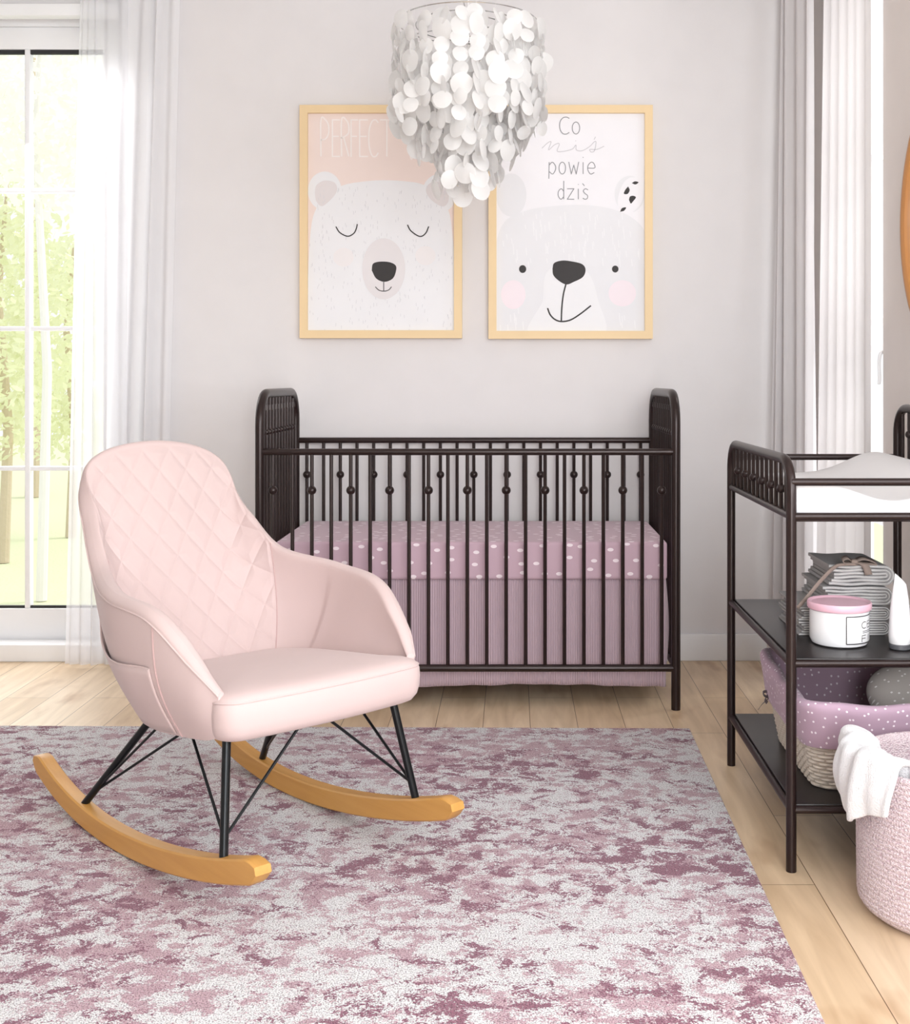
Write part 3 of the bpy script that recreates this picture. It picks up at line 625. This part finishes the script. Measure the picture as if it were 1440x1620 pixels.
for i in range(n):
    t = Rc[min(i+1, n-1)]-Rc[max(i-1, 0)]; v = Rc[i]-Bc[i]; c = t.cross(v).normalized()
    if c.dot(Vector((.12, 0, .45))-Rc[i]) < 0: c = -c
    Nn.append(c)
TH = .040
def wdt(i):  # rim thickness tapers to the arm fronts
    s = min(i, n-1-i)/K; return TH*min(1, .45+.4*s)
outer = []
for j in range(13):
    t = j/12; row = []
    for i in range(n):
        p_ = Bc[i].lerp(Rc[i], t); s = min(i, n-1-i)/K
        row.append(p_-Nn[i]*(.022*sin(pi*t)*min(1, s/2)))
    outer.append(row)
rim = []
for j in range(1, 8):
    a = pi*j/8; row = []
    for i in range(n):
        up = (Rc[i]-Bc[i]).normalized(); w = wdt(i)/2
        row.append(Rc[i]+Nn[i]*(w-w*cos(a))+up*(w*.75*sin(a)) - up*.012)
    rim.append(row)
outer2 = [[p_-(Rc[i]-Bc[i]).normalized()*.012*(j/12) for i, p_ in enumerate(r)] for j, r in enumerate(outer)]
MB().grid(outer2+rim[:4]).build('outer_shell', M['velvet'], rc, smooth=70)
def inner_pt(i, t):
    up = (Rc[i]-Bc[i]).normalized(); a = Rc[i]+Nn[i]*wdt(i)-up*.012; p_ = a.lerp(Ic[i], t)
    # soft hollow
    return p_-Nn[i]*(.020*sin(pi*t))*(1 if 3*K < i < n-3*K else .6)
s0 = int(4.25*K)
import mathutils
def lkc(Cc, u):
    i = min(max(int(u), 0), len(Cc)-2); return Cc[i].lerp(Cc[i+1], u-i)
def inner_f(u, t):
    i = min(max(int(u), 0), n-2); f = u-i; return inner_pt(i, t).lerp(inner_pt(i+1, t), f)
def groove(u, t, p_):
    # diamond quilting in metres across and up the leaning back
    x = p_.y*1.15/.084; y = (-.56*p_.x+.83*p_.z)/.112
    d1 = abs((x+y) % 1-.5); d2 = abs((x-y) % 1-.5); f = min(.5-d1, .5-d2)*.068
    edge = min(1, max(0, (t-.01)/.04))
    return (min(f, .016)/.016)**.55*.0052*edge
P = []
NU, NT = 330, 190
for j in range(NT+1):
    t = j/NT; row = []
    for i in range(NU+1):
        u = s0+(n-1-2*s0)*i/NU; p_ = inner_f(u, t); nn = Nn[min(int(u), n-1)].lerp(Nn[min(int(u)+1, n-1)], u-int(u))
        e = min(1, min(i, NU-i)/6)
        row.append(p_+nn*(groove(u, t, p_)*e))
    P.append(row)
MB().grid([[q_ for q_ in [ (r[int(s0+(n-1-2*s0)*i/NU)].lerp(r[min(int(s0+(n-1-2*s0)*i/NU)+1, n-1)], (s0+(n-1-2*s0)*i/NU) % 1)) for i in range(NU+1)]] for r in rim[3:]]+P).build('quilted_back', M['velvet'], rc, smooth=80)
for lo, hi in ((0, s0), (n-1-s0, n-1)):
    P = [rim[k][lo:hi+1] for k in range(3, 7)]+[[inner_pt(i, t/24) for i in range(lo, hi+1)] for t in range(25)]
    MB().grid(P).build('arm_lining', M['velvet'], rc, smooth=80)
    # rounded arm front
    e = 0 if lo == 0 else n-1
    ring_ = [outer2[j][e] for j in range(13)]+[rim[k][e] for k in range(7)]+[inner_pt(e, t/8) for t in range(9)]
    c = sum(ring_, Vector())/len(ring_); MB().add([c+Vector((.006, 0, 0))]+ring_, [(0, 1+i, 1+(i+1) % len(ring_)) for i in range(len(ring_))]).build('arm_front', M['velvet'], rc, smooth=80)
# rim piping, outer edge
MB().tube([outer2[12][i]-Nn[i]*.0005 for i in range(n)], .0022, 6).build('piping', M['velvet'], rc, smooth=60)
# seams between quilted back and arms
for i in (s0, n-1-s0): MB().tube([inner_pt(i, t/24)+Nn[i]*.0006 for t in range(25)], .0014, 6).build('seam', M['velvet_seam'], rc)
# side pocket on the near side
for sgn, rng in ((-1, (n-1-int(5.6*K), n-1-int(2.0*K))),):
    P = []
    for j in range(9):
        t = .03+.59*j/8; row = []
        for i in range(rng[0], rng[1]+1):
            k = (i-rng[0])/(rng[1]-rng[0]); sag = .07*sin(pi*k)*j/8
            jt = (t-sag)*12; j0 = min(int(jt), 11); p_ = outer2[j0][i].lerp(outer2[j0+1][i], jt-j0); e = min(1, k*8, (1-k)*5)
            row.append(p_-Nn[i]*(.0022+(.001+.0045*(j/8))*e))
        P.append(row)
    MB().tube([outer2[j][rng[1]+2]-Nn[rng[1]+2]*.0006 for j in range(13)], .0019, 6).build('seam', M['velvet_seam'], rc)
    pk = MB().grid(P).build('side_pocket', M['velvet'], rc, smooth=70, solid=.003)
    MB().tube(P[-1], .0020, 6).build('pocket_trim', M['velvet'], rc)
# underside
und = [[Vector((.1, 0, .33)).lerp(Bc[i], k/4)+Vector((0, 0, 0)) for i in range(n)] for k in range(5)]
MB().grid(und).build('seat_base', M['black'], rc, smooth=70)
# seat cushion
def _so():
    pts = []
    fx = lambda y: .384-.016*(y/.25)**2
    for k in range(25): y = -.205+.41*k/24; pts.append((fx(y), y))
    R_ = .046
    for k in range(1, 9): a = pi/2*k/8; pts.append((fx(.205)-R_+R_*cos(a), .205+R_*sin(a)))
    side = [(.30, .243), (.26, .234), (.10, .230), (-.02, .218), (-.08, .195)]
    pts += side
    for k in range(1, 8): a = pi/2*k/8; pts.append((-.08-.055*sin(a), .12+.075*cos(a)))
    pts.append((-.140, .06)); pts.append((-.142, 0)); n_ = len(pts)
    return pts+[(x, -y) for x, y in pts[24+1:n_-1][::-1]]
SO = _so(); NS = len(SO)
def seat_outline(k, N_=0): return SO[k]
P = []
prof = [(0.0, 1.0), (.35, 1.0), (.6, .992), (.8, .97), (.9, .94), (.955, .89), (.983, .82), (.996, .72), (1, .55), (.995, .35), (.98, .18), (.95, .06), (.90, 0), (.4, 0), (0, 0)]
ztop = lambda x: .384+.05*max(0, min(1, (x+.15)/.5))
for (s, h) in prof:
    row = []
    for k in range(NS):
        x, y = seat_outline(k); x = .12+(x-.12)*s; y *= s
        zb = .318+.014*max(0, min(1, (x+.1)/.45)); zt = ztop(x)+.006*(1-s*s)
        row.append((x, y, zb+(zt-zb)*h))
    P.append(row)
MB().grid(P, closed=True).build('seat_cushion', M['velvet'], rc, smooth=80)
ppp = [SO[k % NS] for k in range(-10, 36)]
MB().tube([(.12+(x-.12)*.988, y*.988, .330+(ztop(x)-.330)*.80) for x, y in ppp], .0020, 6).build('piping', M['velvet'], rc)
# rockers
def rz(x): return .012+.2517*x**2-.1111*x**3+.1587*x**4+.0938*x-.0055
def rocker(l0, l1):
    P = []
    xs = [-.5764+.0+1.0727*i/70 for i in range(71)]
    for i, x in enumerate(xs):
        s = .5034*x-.3333*x*x+.6348*x**3+.0938; nrm = Vector((-s, 0, 1)).normalized(); o_ = Vector((x, 0, rz(x)))
        d = min(i, 70-i); th = .0478; cr = .016*max(0, 1-d/1.5)
        a, c_ = o_+nrm*cr, o_+nrm*(th-cr); bv = .0035
        ring_ = []
        for (l, hh) in ((l0+bv, 0), (l1-bv, 0), (l1, bv), (l1, 1-bv), (l1-bv, 1), (l0+bv, 1), (l0, 1-bv), (l0, bv)):
            f = 0 if hh == 0 else 1 if hh == 1 else (bv/th if hh == bv else 1-bv/th)
            p_ = a.lerp(c_, f); ring_.append((p_.x, l, p_.z))
        P.append(ring_)
    m_ = MB().grid(P, closed=True); m_.f += [tuple(range(8)), tuple(range(70*8, 71*8))]; m_.m += [0, 0]; return m_
rocker(-.2542, -.2192).build('rocker', M['rocker'], rc); rocker(.2192, .2542).build('rocker', M['rocker'], rc)
for sg in (-1, 1):
    for (tx, ty, tz, bx, by, dirs) in ((.300, .205, .335, .345, .237, ((.13, .20), (.30, .03))), (-.075, .165, .30, -.298, .237, ((-.0, .17), (.07, .12)))):
        bz = rz(bx)+.046; top = Vector((tx, sg*ty, tz)); bot = Vector((bx, sg*by, bz))
        lg = MB().tube([bot-(top-bot).normalized()*.004, top], .0088, 14).build('leg', M['black'], rc)
        fr = .16
        j = bot.lerp(top, fr if tx > 0 else .12)
        for (ex, ey) in dirs: MB().tube([j, Vector((ex, sg*ey, .325 if tx > 0 else .31))], .0032, 8).build('strut', M['black'], rc)
# ---------------------------------------------------------------- changing table
TF, TB, TXL, TXR = 2.518, 3.21, XX(1252, 2.518), 1.046
tb = empty('changing_table', 'dark bronze metal changing table with two open shelves, right side', 'changing table', ((TXL+TXR)/2, (TF+TB)/2, 0))
def tp(mb, name, m=None, **k): return rel(mb, name, m or M['metal'], tb, **k)
for X, zt, lo in ((TXL, .876, .757), (TXR, .972, .757)):
    rr = .07; pts = [(X, TF, 0), (X, TF, zt-rr-.06), (X, TF, zt-rr)]
    for k in range(1, 9): a = pi/2*k/8; pts.append((X, TF+rr-rr*cos(a), zt-rr+rr*sin(a)))
    for k in range(0, 9): a = pi/2*k/8; pts.append((X, TB-rr+rr*sin(a), zt-rr+rr*cos(a)))
    pts += [(X, TB, zt-rr-.06), (X, TB, 0)]
    tp(MB().tube(pts, .0112, 16), 'end_frame')
    for z in (lo, .443, .131): tp(MB().tube([(X, TF, z), (X, TB, z)], .0082, 12), 'side_rail')
    for k in range(13):
        y = TF+.045+(TB-TF-.09)*k/12
        sp = tp(MB().tube([(X, y, lo), (X, y, zt-.004)], .0048, 8), 'end_spindle')
        if k % 2:
            zb = zt-.068; o = MB().sphere((X, y, zb), .0105, 12, 8).build('ball', M['metal']); o.parent = sp
for z, nm in ((.8305, 'top_rail'), (.757, 'lower_rail'), (.443, 'shelf_rail'), (.131, 'shelf_rail')):
    tp(MB().tube([(TXL, TF, z), (TXR, TF, z)], .0085, 14), nm); tp(MB().tube([(TXL, TB, z+(.008 if z > .8 else 0)), (TXR, TB, z+(.008 if z > .8 else 0))], .0085, 14), nm)
for z in (.443, .131): tp(MB().bbox(TXL+.007, TXR-.007, TF+.006, TB-.006, z-.001, z+.010, .002), 'shelf', M['shelf'])
tp(MB().bbox(TXL+.007, TXR-.007, TF+.006, TB-.006, .745, .756, .002), 'platform', M['metal'])
# changing pad
px0, px1, py0, py1 = TXL+.014, TXR-.014, TF+.018, TB-.018
P = []; NX, NY = 60, 24
def padz(u, v):
    w = v*v*(3-2*v); g1 = math.exp(-((u-.5)/.27)**2); g2 = math.exp(-((u-.87)/.25)**2)
    return (.838-.050*g1)*(1-w)+(.797+.057*g2)*w
def prow(v, zfn): return [(px0+(px1-px0)*u/NX, py0+(py1-py0)*v, zfn(u/NX, v)) for u in range(NX+1)]
m_ = MB(); top = [prow(j/NY, padz) for j in range(NY+1)]; bot = [prow(j/NY, lambda u, v: .7575) for j in range(NY+1)]
m_.grid(top); m_.grid(bot[::-1]); m_.grid([top[0], bot[0]]); m_.grid([bot[-1], top[-1]])
m_.grid([[r[0] for r in top], [r[0] for r in bot]]); m_.grid([[r[-1] for r in bot], [r[-1] for r in top]])
o = m_.build('changing_pad', M['pad'], smooth=50)
bm = bmesh.new(); bm.from_mesh(o.data); bmesh.ops.remove_doubles(bm, verts=bm.verts[:], dist=1e-5); bmesh.ops.recalc_face_normals(bm, faces=bm.faces[:]); bm.to_mesh(o.data); bm.free()
bv = o.modifiers.new('b', 'BEVEL'); bv.width = .006; bv.segments = 3; bv.limit_method = 'ANGLE'; bv.angle_limit = radians(50)
tag(o, 'contoured white changing pad on top of the dark changing table', 'changing pad')
# ---------------------------------------------------------------- jar
SZ = .4535
jc = (XX(1328, 2.665), 2.665); jar = empty('lidded_jar', 'white jar with pink lid and black-outlined label on the middle shelf', 'jar', (jc[0], jc[1], SZ))
jr = .0655
MB().lathe([(0.001, 0), (jr-.014, 0), (jr-.005, .004), (jr, .014), (jr, .040), (jr, .078), (jr-.004, .082), (0.001, .082)], n=64).build('body', M['jar'], jar)
MB().lathe([(0.001, .080), (jr+.0035, .080), (jr+.0055, .083), (jr+.0055, .094), (jr+.004, .0965), (jr-.001, .0955), (jr-.004, .093), (0.001, .093)], n=64).build('lid', M['lid'], jar)
b = MB()
def cyl(a, z, off=.0006): a = radians(a); return ((jr+off)*sin(a), -(jr+off)*cos(a), z)
def cstroke(pts, w, mi=0):
    q_ = ribbon2([(a*jr*pi/180, z) for a, z in pts], w)
    for f in q_: b.add([cyl(v.x/(jr*pi/180), v.y) for v in f], [(0, 1, 2, 3)], mi)
za, zb = .012, .072
def dens(p0, p1, k=16): return [(p0[0]+(p1[0]-p0[0])*i/k, p0[1]+(p1[1]-p0[1])*i/k) for i in range(k+1)]
cstroke(dens((-2, za), (-2, zb), 2), .0022); cstroke(dens((-2, zb), (112, zb), 30), .0022); cstroke(dens((-2, za), (112, za), 30), .0022); cstroke(dens((112, za), (112, zb), 2), .0022)
a0 = 32
for chs, zc in (('CER', .052), ('FIR', .022)):
    x = a0
    for c_ in chs:
        for st in G[c_]: cstroke([(x+12*p_[0], zc+.014*(.5-p_[1])) for p_ in (smooth2(st, 4) if c_ in 'CR' else st)], .0016)
        x += 17
cstroke(dens((34, .0385), (76, .0385), 8), .0012); cstroke(dens((34, .0350), (76, .0350), 8), .0012)
b.build('label', M['ink'], jar, smooth=0, recalc=False)
# bottles
def bottle(px, D, ytop, label, ph):
    zt = ZZ(ytop, D)-SZ; t = empty('bottle', label, 'bottle', (XX(px, D), D, SZ), ph, 'white bottles on the middle shelf')
    b = MB(); P = []
    for k, (z, rx, ry) in enumerate([(.010, .0205, .0205), (.014, .0235, .0235), (.03, .0245, .024), (.07, .0225, .021), (.105, .019, .014), (.135, .0145, .007), (.15, .011, .003)]):
        z = .010+(z-.010)*(zt-.010)/.14
        P.append([(rx*cos(2*pi*j/32), ry*sin(2*pi*j/32), z+(.010*cos(2*pi*j/32) if k == 6 else 0)*-1) for j in range(32)])
    b.grid(P, closed=True); nn = len(b.v); b.f += [tuple(range(nn-32, nn)), tuple(range(31, -1, -1))]; b.m += [0, 0]
    b.build('body', M['jar'], t, smooth=60, sub=0)
    MB().lathe([(0.001, 0), (.0215, 0), (.0235, .002), (.0235, .010), (.022, .012), (0.001, .012)], n=32).build('cap', M['cap'], t)
bottle(1424, 2.612, 914, 'white tapered bottle on a grey cap, just right of the jar', 0)
bottle(1456, 2.69, 906, 'white tapered bottle behind the other, cut by the right edge', .3)
# ---------------------------------------------------------------- folded towels
def nested(x0, x1, z0, z1, y0, y1, nn_, name, label, wav=0.0, leftopen=True):
    t = empty(name, label, 'folded towel', ((x0+x1)/2, (y0+y1)/2, z0), 0, 'grey towels stacked behind the jar')
    body = MB(); hem = MB(); Hh = (z1-z0)/2; zc = (z0+z1)/2; th = Hh/nn_*.86
    for i in range(nn_):
        h = Hh*(nn_-i-.5)/nn_
        xr = x1-(Hh-h)*.9-h; xl = x0+i*.006
        path = [(xl+(xr-xl)*k/10, zc+h) for k in range(11)]+[(xr+h*sin(pi*k/10), zc+h*cos(pi*k/10)) for k in range(1, 10)]+[(xr-(xr-xl)*k/10, zc-h) for k in range(11)]
        if not leftopen or i == 0:
            pass
        path = [(x, z+wav*sin(x*70+i)*(.4+.6*(x1-x)/(x1-x0))) for x, z in path]
        L1 = []; L2 = []
        for k, p_ in enumerate(path):
            a = Vector((*path[max(k-1, 0)], 0)); c_ = Vector((*path[min(k+1, len(path)-1)], 0)); tt = (c_-a).normalized(); nr = Vector((-tt.y, tt.x, 0))*th/2
            L1.append((p_[0]+nr.x, p_[1]+nr.y)); L2.append((p_[0]-nr.x, p_[1]-nr.y))
        loop = L1+L2[::-1]
        body.grid([[(x, y0+.0015, z) for x, z in loop], [(x, y1, z) for x, z in loop]], closed=True)
        k = len(L1)
        for yy in (y0+.0015, y1): body.add([(x, yy, z) for x, z in L1]+[(x, yy, z) for x, z in L2], [(j, j+1, k+j+1, k+j) for j in range(k-1)])
        hem.tube([(x, y0+.0012, z) for x, z in path], .0014, 6)
    rel(body, 'cloth', M['towel_grey'], t, smooth=50); rel(hem, 'hem', M['towel_hem'], t, smooth=60); return t
sx1 = XX(1414, 2.76)
nested(XX(1262, 2.76), sx1-.012, SZ, SZ+.033, 2.745, 2.955, 3, 'folded_towel', 'grey folded towel at the bottom of the stack behind the jar')
nested(XX(1262, 2.76), sx1-.010, SZ+.034, SZ+.067, 2.745, 2.955, 3, 'folded_towel', 'grey folded towel second from the bottom of the stack behind the jar', .0006)
nested(XX(1300, 2.76), sx1-.004, SZ+.069, SZ+.113, 2.748, 2.95, 3, 'folded_towel', 'grey folded towel second from the top of the stack behind the jar', .0012)
nested(XX(1310, 2.76), sx1, SZ+.115, SZ+.163, 2.750, 2.945, 3, 'folded_towel', 'grey folded towel on top of the stack, under the ribbon bow', .0016)
# ribbon
def strip(mb, pts, w, up):
    pts = cat(pts, 6); up = Vector(up).normalized(); mb.grid([[p_-up*w/2 for p_ in pts], [p_+up*w/2 for p_ in pts]]); return mb
rb = empty('ribbon', 'taupe ribbon tied in a bow around the towel stack', 'ribbon', (XX(1350, 2.75), 2.75, SZ+.164))
b = MB(); DR = 2.742
strip(b, [at(1355, 893, DR), at(1335, 893, DR), at(1321, 897, DR), at(1300, 917, DR-.001), at(1281, 940, DR-.002), at(1262, 962, DR-.003)], .0085, (.7, 0, -.62))
rel(b, 'band', M['ribbon'], rb, solid=.0012)
b = MB(); zt = SZ+.168
strip(b, [(XX(1352, 2.75), 2.765, zt), (XX(1342, 2.75), 2.757, zt+.012), (XX(1333, 2.75), 2.75, zt+.008), (XX(1337, 2.75), 2.75, zt+.001), (XX(1352, 2.75), 2.755, zt)], .020, (0, 1, .3))
strip(b, [(XX(1352, 2.75), 2.765, zt), (XX(1368, 2.75), 2.76, zt+.010), (XX(1388, 2.75), 2.757, zt-.001), (XX(1370, 2.75), 2.757, zt-.001), (XX(1352, 2.75), 2.757, zt)], .020, (0, 1, .3))
b.bbox(XX(1347, 2.75), XX(1357, 2.75), 2.745, 2.765, zt-.002, zt+.008, .003)
rel(b, 'bow', M['ribbon'], rb, solid=.0012)
b = MB(); strip(b, [(XX(1357, 2.745), 2.752, zt+.002), (XX(1366, 2.745), 2.743, zt-.001), (XX(1371, 2.745), 2.741, zt-.012), (XX(1374, 2.745), 2.741, zt-.026)], .017, (1, 0, .15))
rel(b, 'tail', M['ribbon'], rb, solid=.0012)
# ---------------------------------------------------------------- wicker basket on the lower shelf
BZ = .1415
wb = empty('wicker_basket', 'cream wicker basket with dotted mauve liner on the bottom shelf', 'basket', (.85, 2.78, BZ))
def rrect(x0, x1, y0, y1, r, k=8, ns=24):
    pts = []
    cs = [(x1-r, y1-r, 0), (x0+r, y1-r, pi/2), (x0+r, y0+r, pi), (x1-r, y0+r, 3*pi/2)]
    for i, (cx_, cy_, a0_) in enumerate(cs):
        arc = [(cx_+r*cos(a0_+pi/2*j/k), cy_+r*sin(a0_+pi/2*j/k)) for j in range(k+1)]
        nx_ = cs[(i+1) % 4]; nxt = (nx_[0]+r*cos(nx_[2]), nx_[1]+r*sin(nx_[2])); pts += arc
        pts += [(arc[-1][0]+(nxt[0]-arc[-1][0])*j/ns, arc[-1][1]+(nxt[1]-arc[-1][1])*j/ns) for j in range(1, ns)]
    return pts
lowr = (.672, 1.028, 2.61, 3.0); topr = (.628, 1.030, 2.532, 2.99)
def bk(t, off=0, k=8, ns=24): 
    a = [lowr[i]+(topr[i]-lowr[i])*t for i in range(4)]; return rrect(a[0]-off, a[1]+off, a[2]-off, a[3]+off, .045+off, k, ns)
P = []; rows = 21; base = bk(0, 0, 20, 110); nb_ = len(base)
for i in range(rows*6+1):
    t = i/(rows*6); rw = min(int(t*rows), rows-1); ring0 = bk(t*.93, 0, 20, 110); cx_, cy_ = .85, 2.78; row = []
    for j, (x, y) in enumerate(ring0):
        ph = j/nb_*pi*52+(pi/2 if rw % 2 else 0); d = .0075*abs(sin(pi*t*rows))**.6*abs(sin(ph))**.45; v = Vector((x-cx_, y-cy_, 0)).normalized()
        row.append((x+v.x*d, y+v.y*d, BZ+.198*t))
    P.append(row)
m_ = MB().grid(P, closed=True); m_.add([(x, y, BZ+.001) for x, y in base], [tuple(range(nb_))])
rel(m_, 'weave', M['wicker'], wb, smooth=60)
P = []
prof = [(.52, .012, .112), (.6, .014, .125), (.75, .013, .15), (.90, .014, .178), (1.0, .014, .20), (1.02, .009, .210), (1.02, .0, .214), (1.0, -.010, .210), (.97, -.018, .195), (.8, -.016, .16), (.4, -.014, .09), (.1, -.014, .03)]
for k, (t, off, z) in enumerate(prof):
    r0 = bk(t, off, 10, 40); n0 = len(r0); row = []
    for j, (x, y) in enumerate(r0):
        a = atan2(y-2.78, x-.85); w = .004*sin(5*a+1)+.002*sin(11*a)
        # the rim dips at the front, rises at the back-left corner
        lift = .016*max(0, (y-2.6)/.4) if k > 2 and k < 10 else 0
        if 2 <= k <= 8: x += .002*sin(j*.35); y += .003*sin(j*.21)
        row.append((x, y, BZ+z+w*(1 if 0 < k < 9 else .6)+lift-(.008 if k in (0, 1) else 0)))
    P.append(row)
m_ = MB().grid(P, closed=True); m_.uv = []; acc = 0
for k, row in enumerate(P):
    if k: acc += hypot(prof[k][0]*0+prof[k][1]-prof[k-1][1], prof[k][2]-prof[k-1][2])
    al = 0
    for j_, q_ in enumerate(row):
        if j_: al += hypot(P[4][j_][0]-P[4][j_-1][0], P[4][j_][1]-P[4][j_-1][1])
        m_.uv.append((al, acc))
rel(m_, 'liner', M['liner'], wb, smooth=80, sub=1)
# liner tie bow
b = MB(); D0 = 2.93; 
strip(b, [at(1221, 1101, D0), at(1214, 1094, D0-.005), at(1207, 1096, D0-.01), at(1212, 1102, D0-.01), at(1221, 1101, D0)], .007, (0, .4, 1))
strip(b, [at(1220, 1101, D0), at(1214, 1107, D0-.008), at(1207, 1113, D0-.01), at(1201, 1121, D0-.012)], .008, (.5, .2, .6))
strip(b, [at(1222, 1100, D0), at(1216, 1098, D0-.012), at(1211, 1106, D0-.016), at(1214, 1112, D0-.014)], .008, (.5, .2, .6))
b.sphere(at(1219, 1101, D0-.004), .005)
rel(b, 'tie_bow', M['bow'], wb, solid=.001)
# cushion in basket
P = []
pc0 = Vector((.925, 2.77, BZ+.165))
for i in range(17):
    a = -pi/2+pi*i/16; row = []
    for j in range(32):
        q_ = 2*pi*j/32; sgn = lambda v: (1 if v > 0 else -1)
        x = .088*cos(a)**.7*abs(cos(q_))**.7*sgn(cos(q_)); y = .05*sin(a); z = .082*cos(a)**.7*abs(sin(q_))**.75*sgn(sin(q_))
        v = Vector((x, y, z)); v.rotate(mathutils.Euler((radians(-28), radians(-24), radians(8)))); row.append(pc0+v)
    P.append(row)
tag(MB().grid(P, closed=True).build('cushion', M['pillow'], smooth=80, sub=1), 'small grey cushion with pale dots tucked in the wicker basket', 'cushion')
# ---------------------------------------------------------------- knitted floor basket + towel
kb = empty('knitted_basket', 'pink speckled knitted rope basket on the floor in front of the changing table', 'basket', (.862, 2.322, 0))
kr = .178; prof = []; KH = .300
rows = 30
for i in range(rows*4+1):
    t = i/(rows*4); z = KH*t; base_r = kr*(1-.17*(max(0, 1-t/.11))**2.2)*(1+.02*(t-.5)) ; prof.append((base_r+.0022*abs(sin(pi*t*rows)), z+.002))
prof = [(0.001, .002)]+prof+[(kr-.002, KH+.005), (kr-.007, KH+.003)]+[(kr-.009-.001*(i % 2), KH-.01-i*.012) for i in range(22)]+[(0.001, .03)]
MB().lathe([(r, z) for r, z in prof], n=96).build('body', M['knit'], kb, smooth=70)
# towel draped over the left rim
def drape():
    P = []
    cxk, cyk = .862, 2.322
    outs = [(-.10, -.12), (0, 0)]
    nu, nv = 36, 44
    for j in range(nv+1):
        v = j/nv; row = []
        for i in range(nu+1):
            u = i/nu
            a = pi+radians(-38)+radians(74)*u+ .10*sin(3*v)      # angle around the basket, 180 = left
            s = v
            # path: from inside, over the rim, down the outside
            if s < .35: k = s/.35; r = kr-.030-.02*(1-k); z = KH-.05+.072*k
            elif s < .6: k = (s-.35)/.25; r = kr-.030+.056*sin(pi/2*k); z = KH+.022+.012*sin(pi*k)-.006*k
            else:
                k = (s-.6)/.4; ln = .045+.085*(1-abs(u-.62)*1.6)
                r = kr+.026+.008*sin(pi*k); z = KH+.016-k*max(.02, ln)
            fold = .006*sin(u*17+v*3)+.004*sin(u*31)
            row.append((cxk+(r+fold)*cos(a), cyk+(r+fold)*sin(a), z+.010*sin(u*9+1)*v))
        P.append(row)
    return MB().grid(P)
o = drape().build('hand_towel', M['towel_white'], None, smooth=80, solid=.012, sub=1)
tag(o, 'fluffy white towel draped over the rim of the pink knitted basket', 'towel')
# ---------------------------------------------------------------- round mirror on the right wall
mr_ = empty('round_mirror', 'round orange-brown wood-framed mirror on the right wall, cut by the photo edge', 'mirror', (XR, 2.945, 1.48))
b = MB(); P = []
for k in range(72):
    a = 2*pi*k/72; row = []
    for (dr, dx) in ((-.014, -.0), (-.014, -.018), (-.006, -.024), (.006, -.024), (.014, -.018), (.014, 0)): row.append((dx-.0005, (.39+dr)*cos(a), (.39+dr)*sin(a)))
    P.append(row)
P.append(P[0]); b.grid(P).build('frame', M['oak_orange'], mr_, smooth=50)
b = MB(); b.add([(-.010, .38*cos(2*pi*k/72), .38*sin(2*pi*k/72)) for k in range(72)], [tuple(range(72))]); b.build('glass', M['mirror'], mr_, smooth=0)
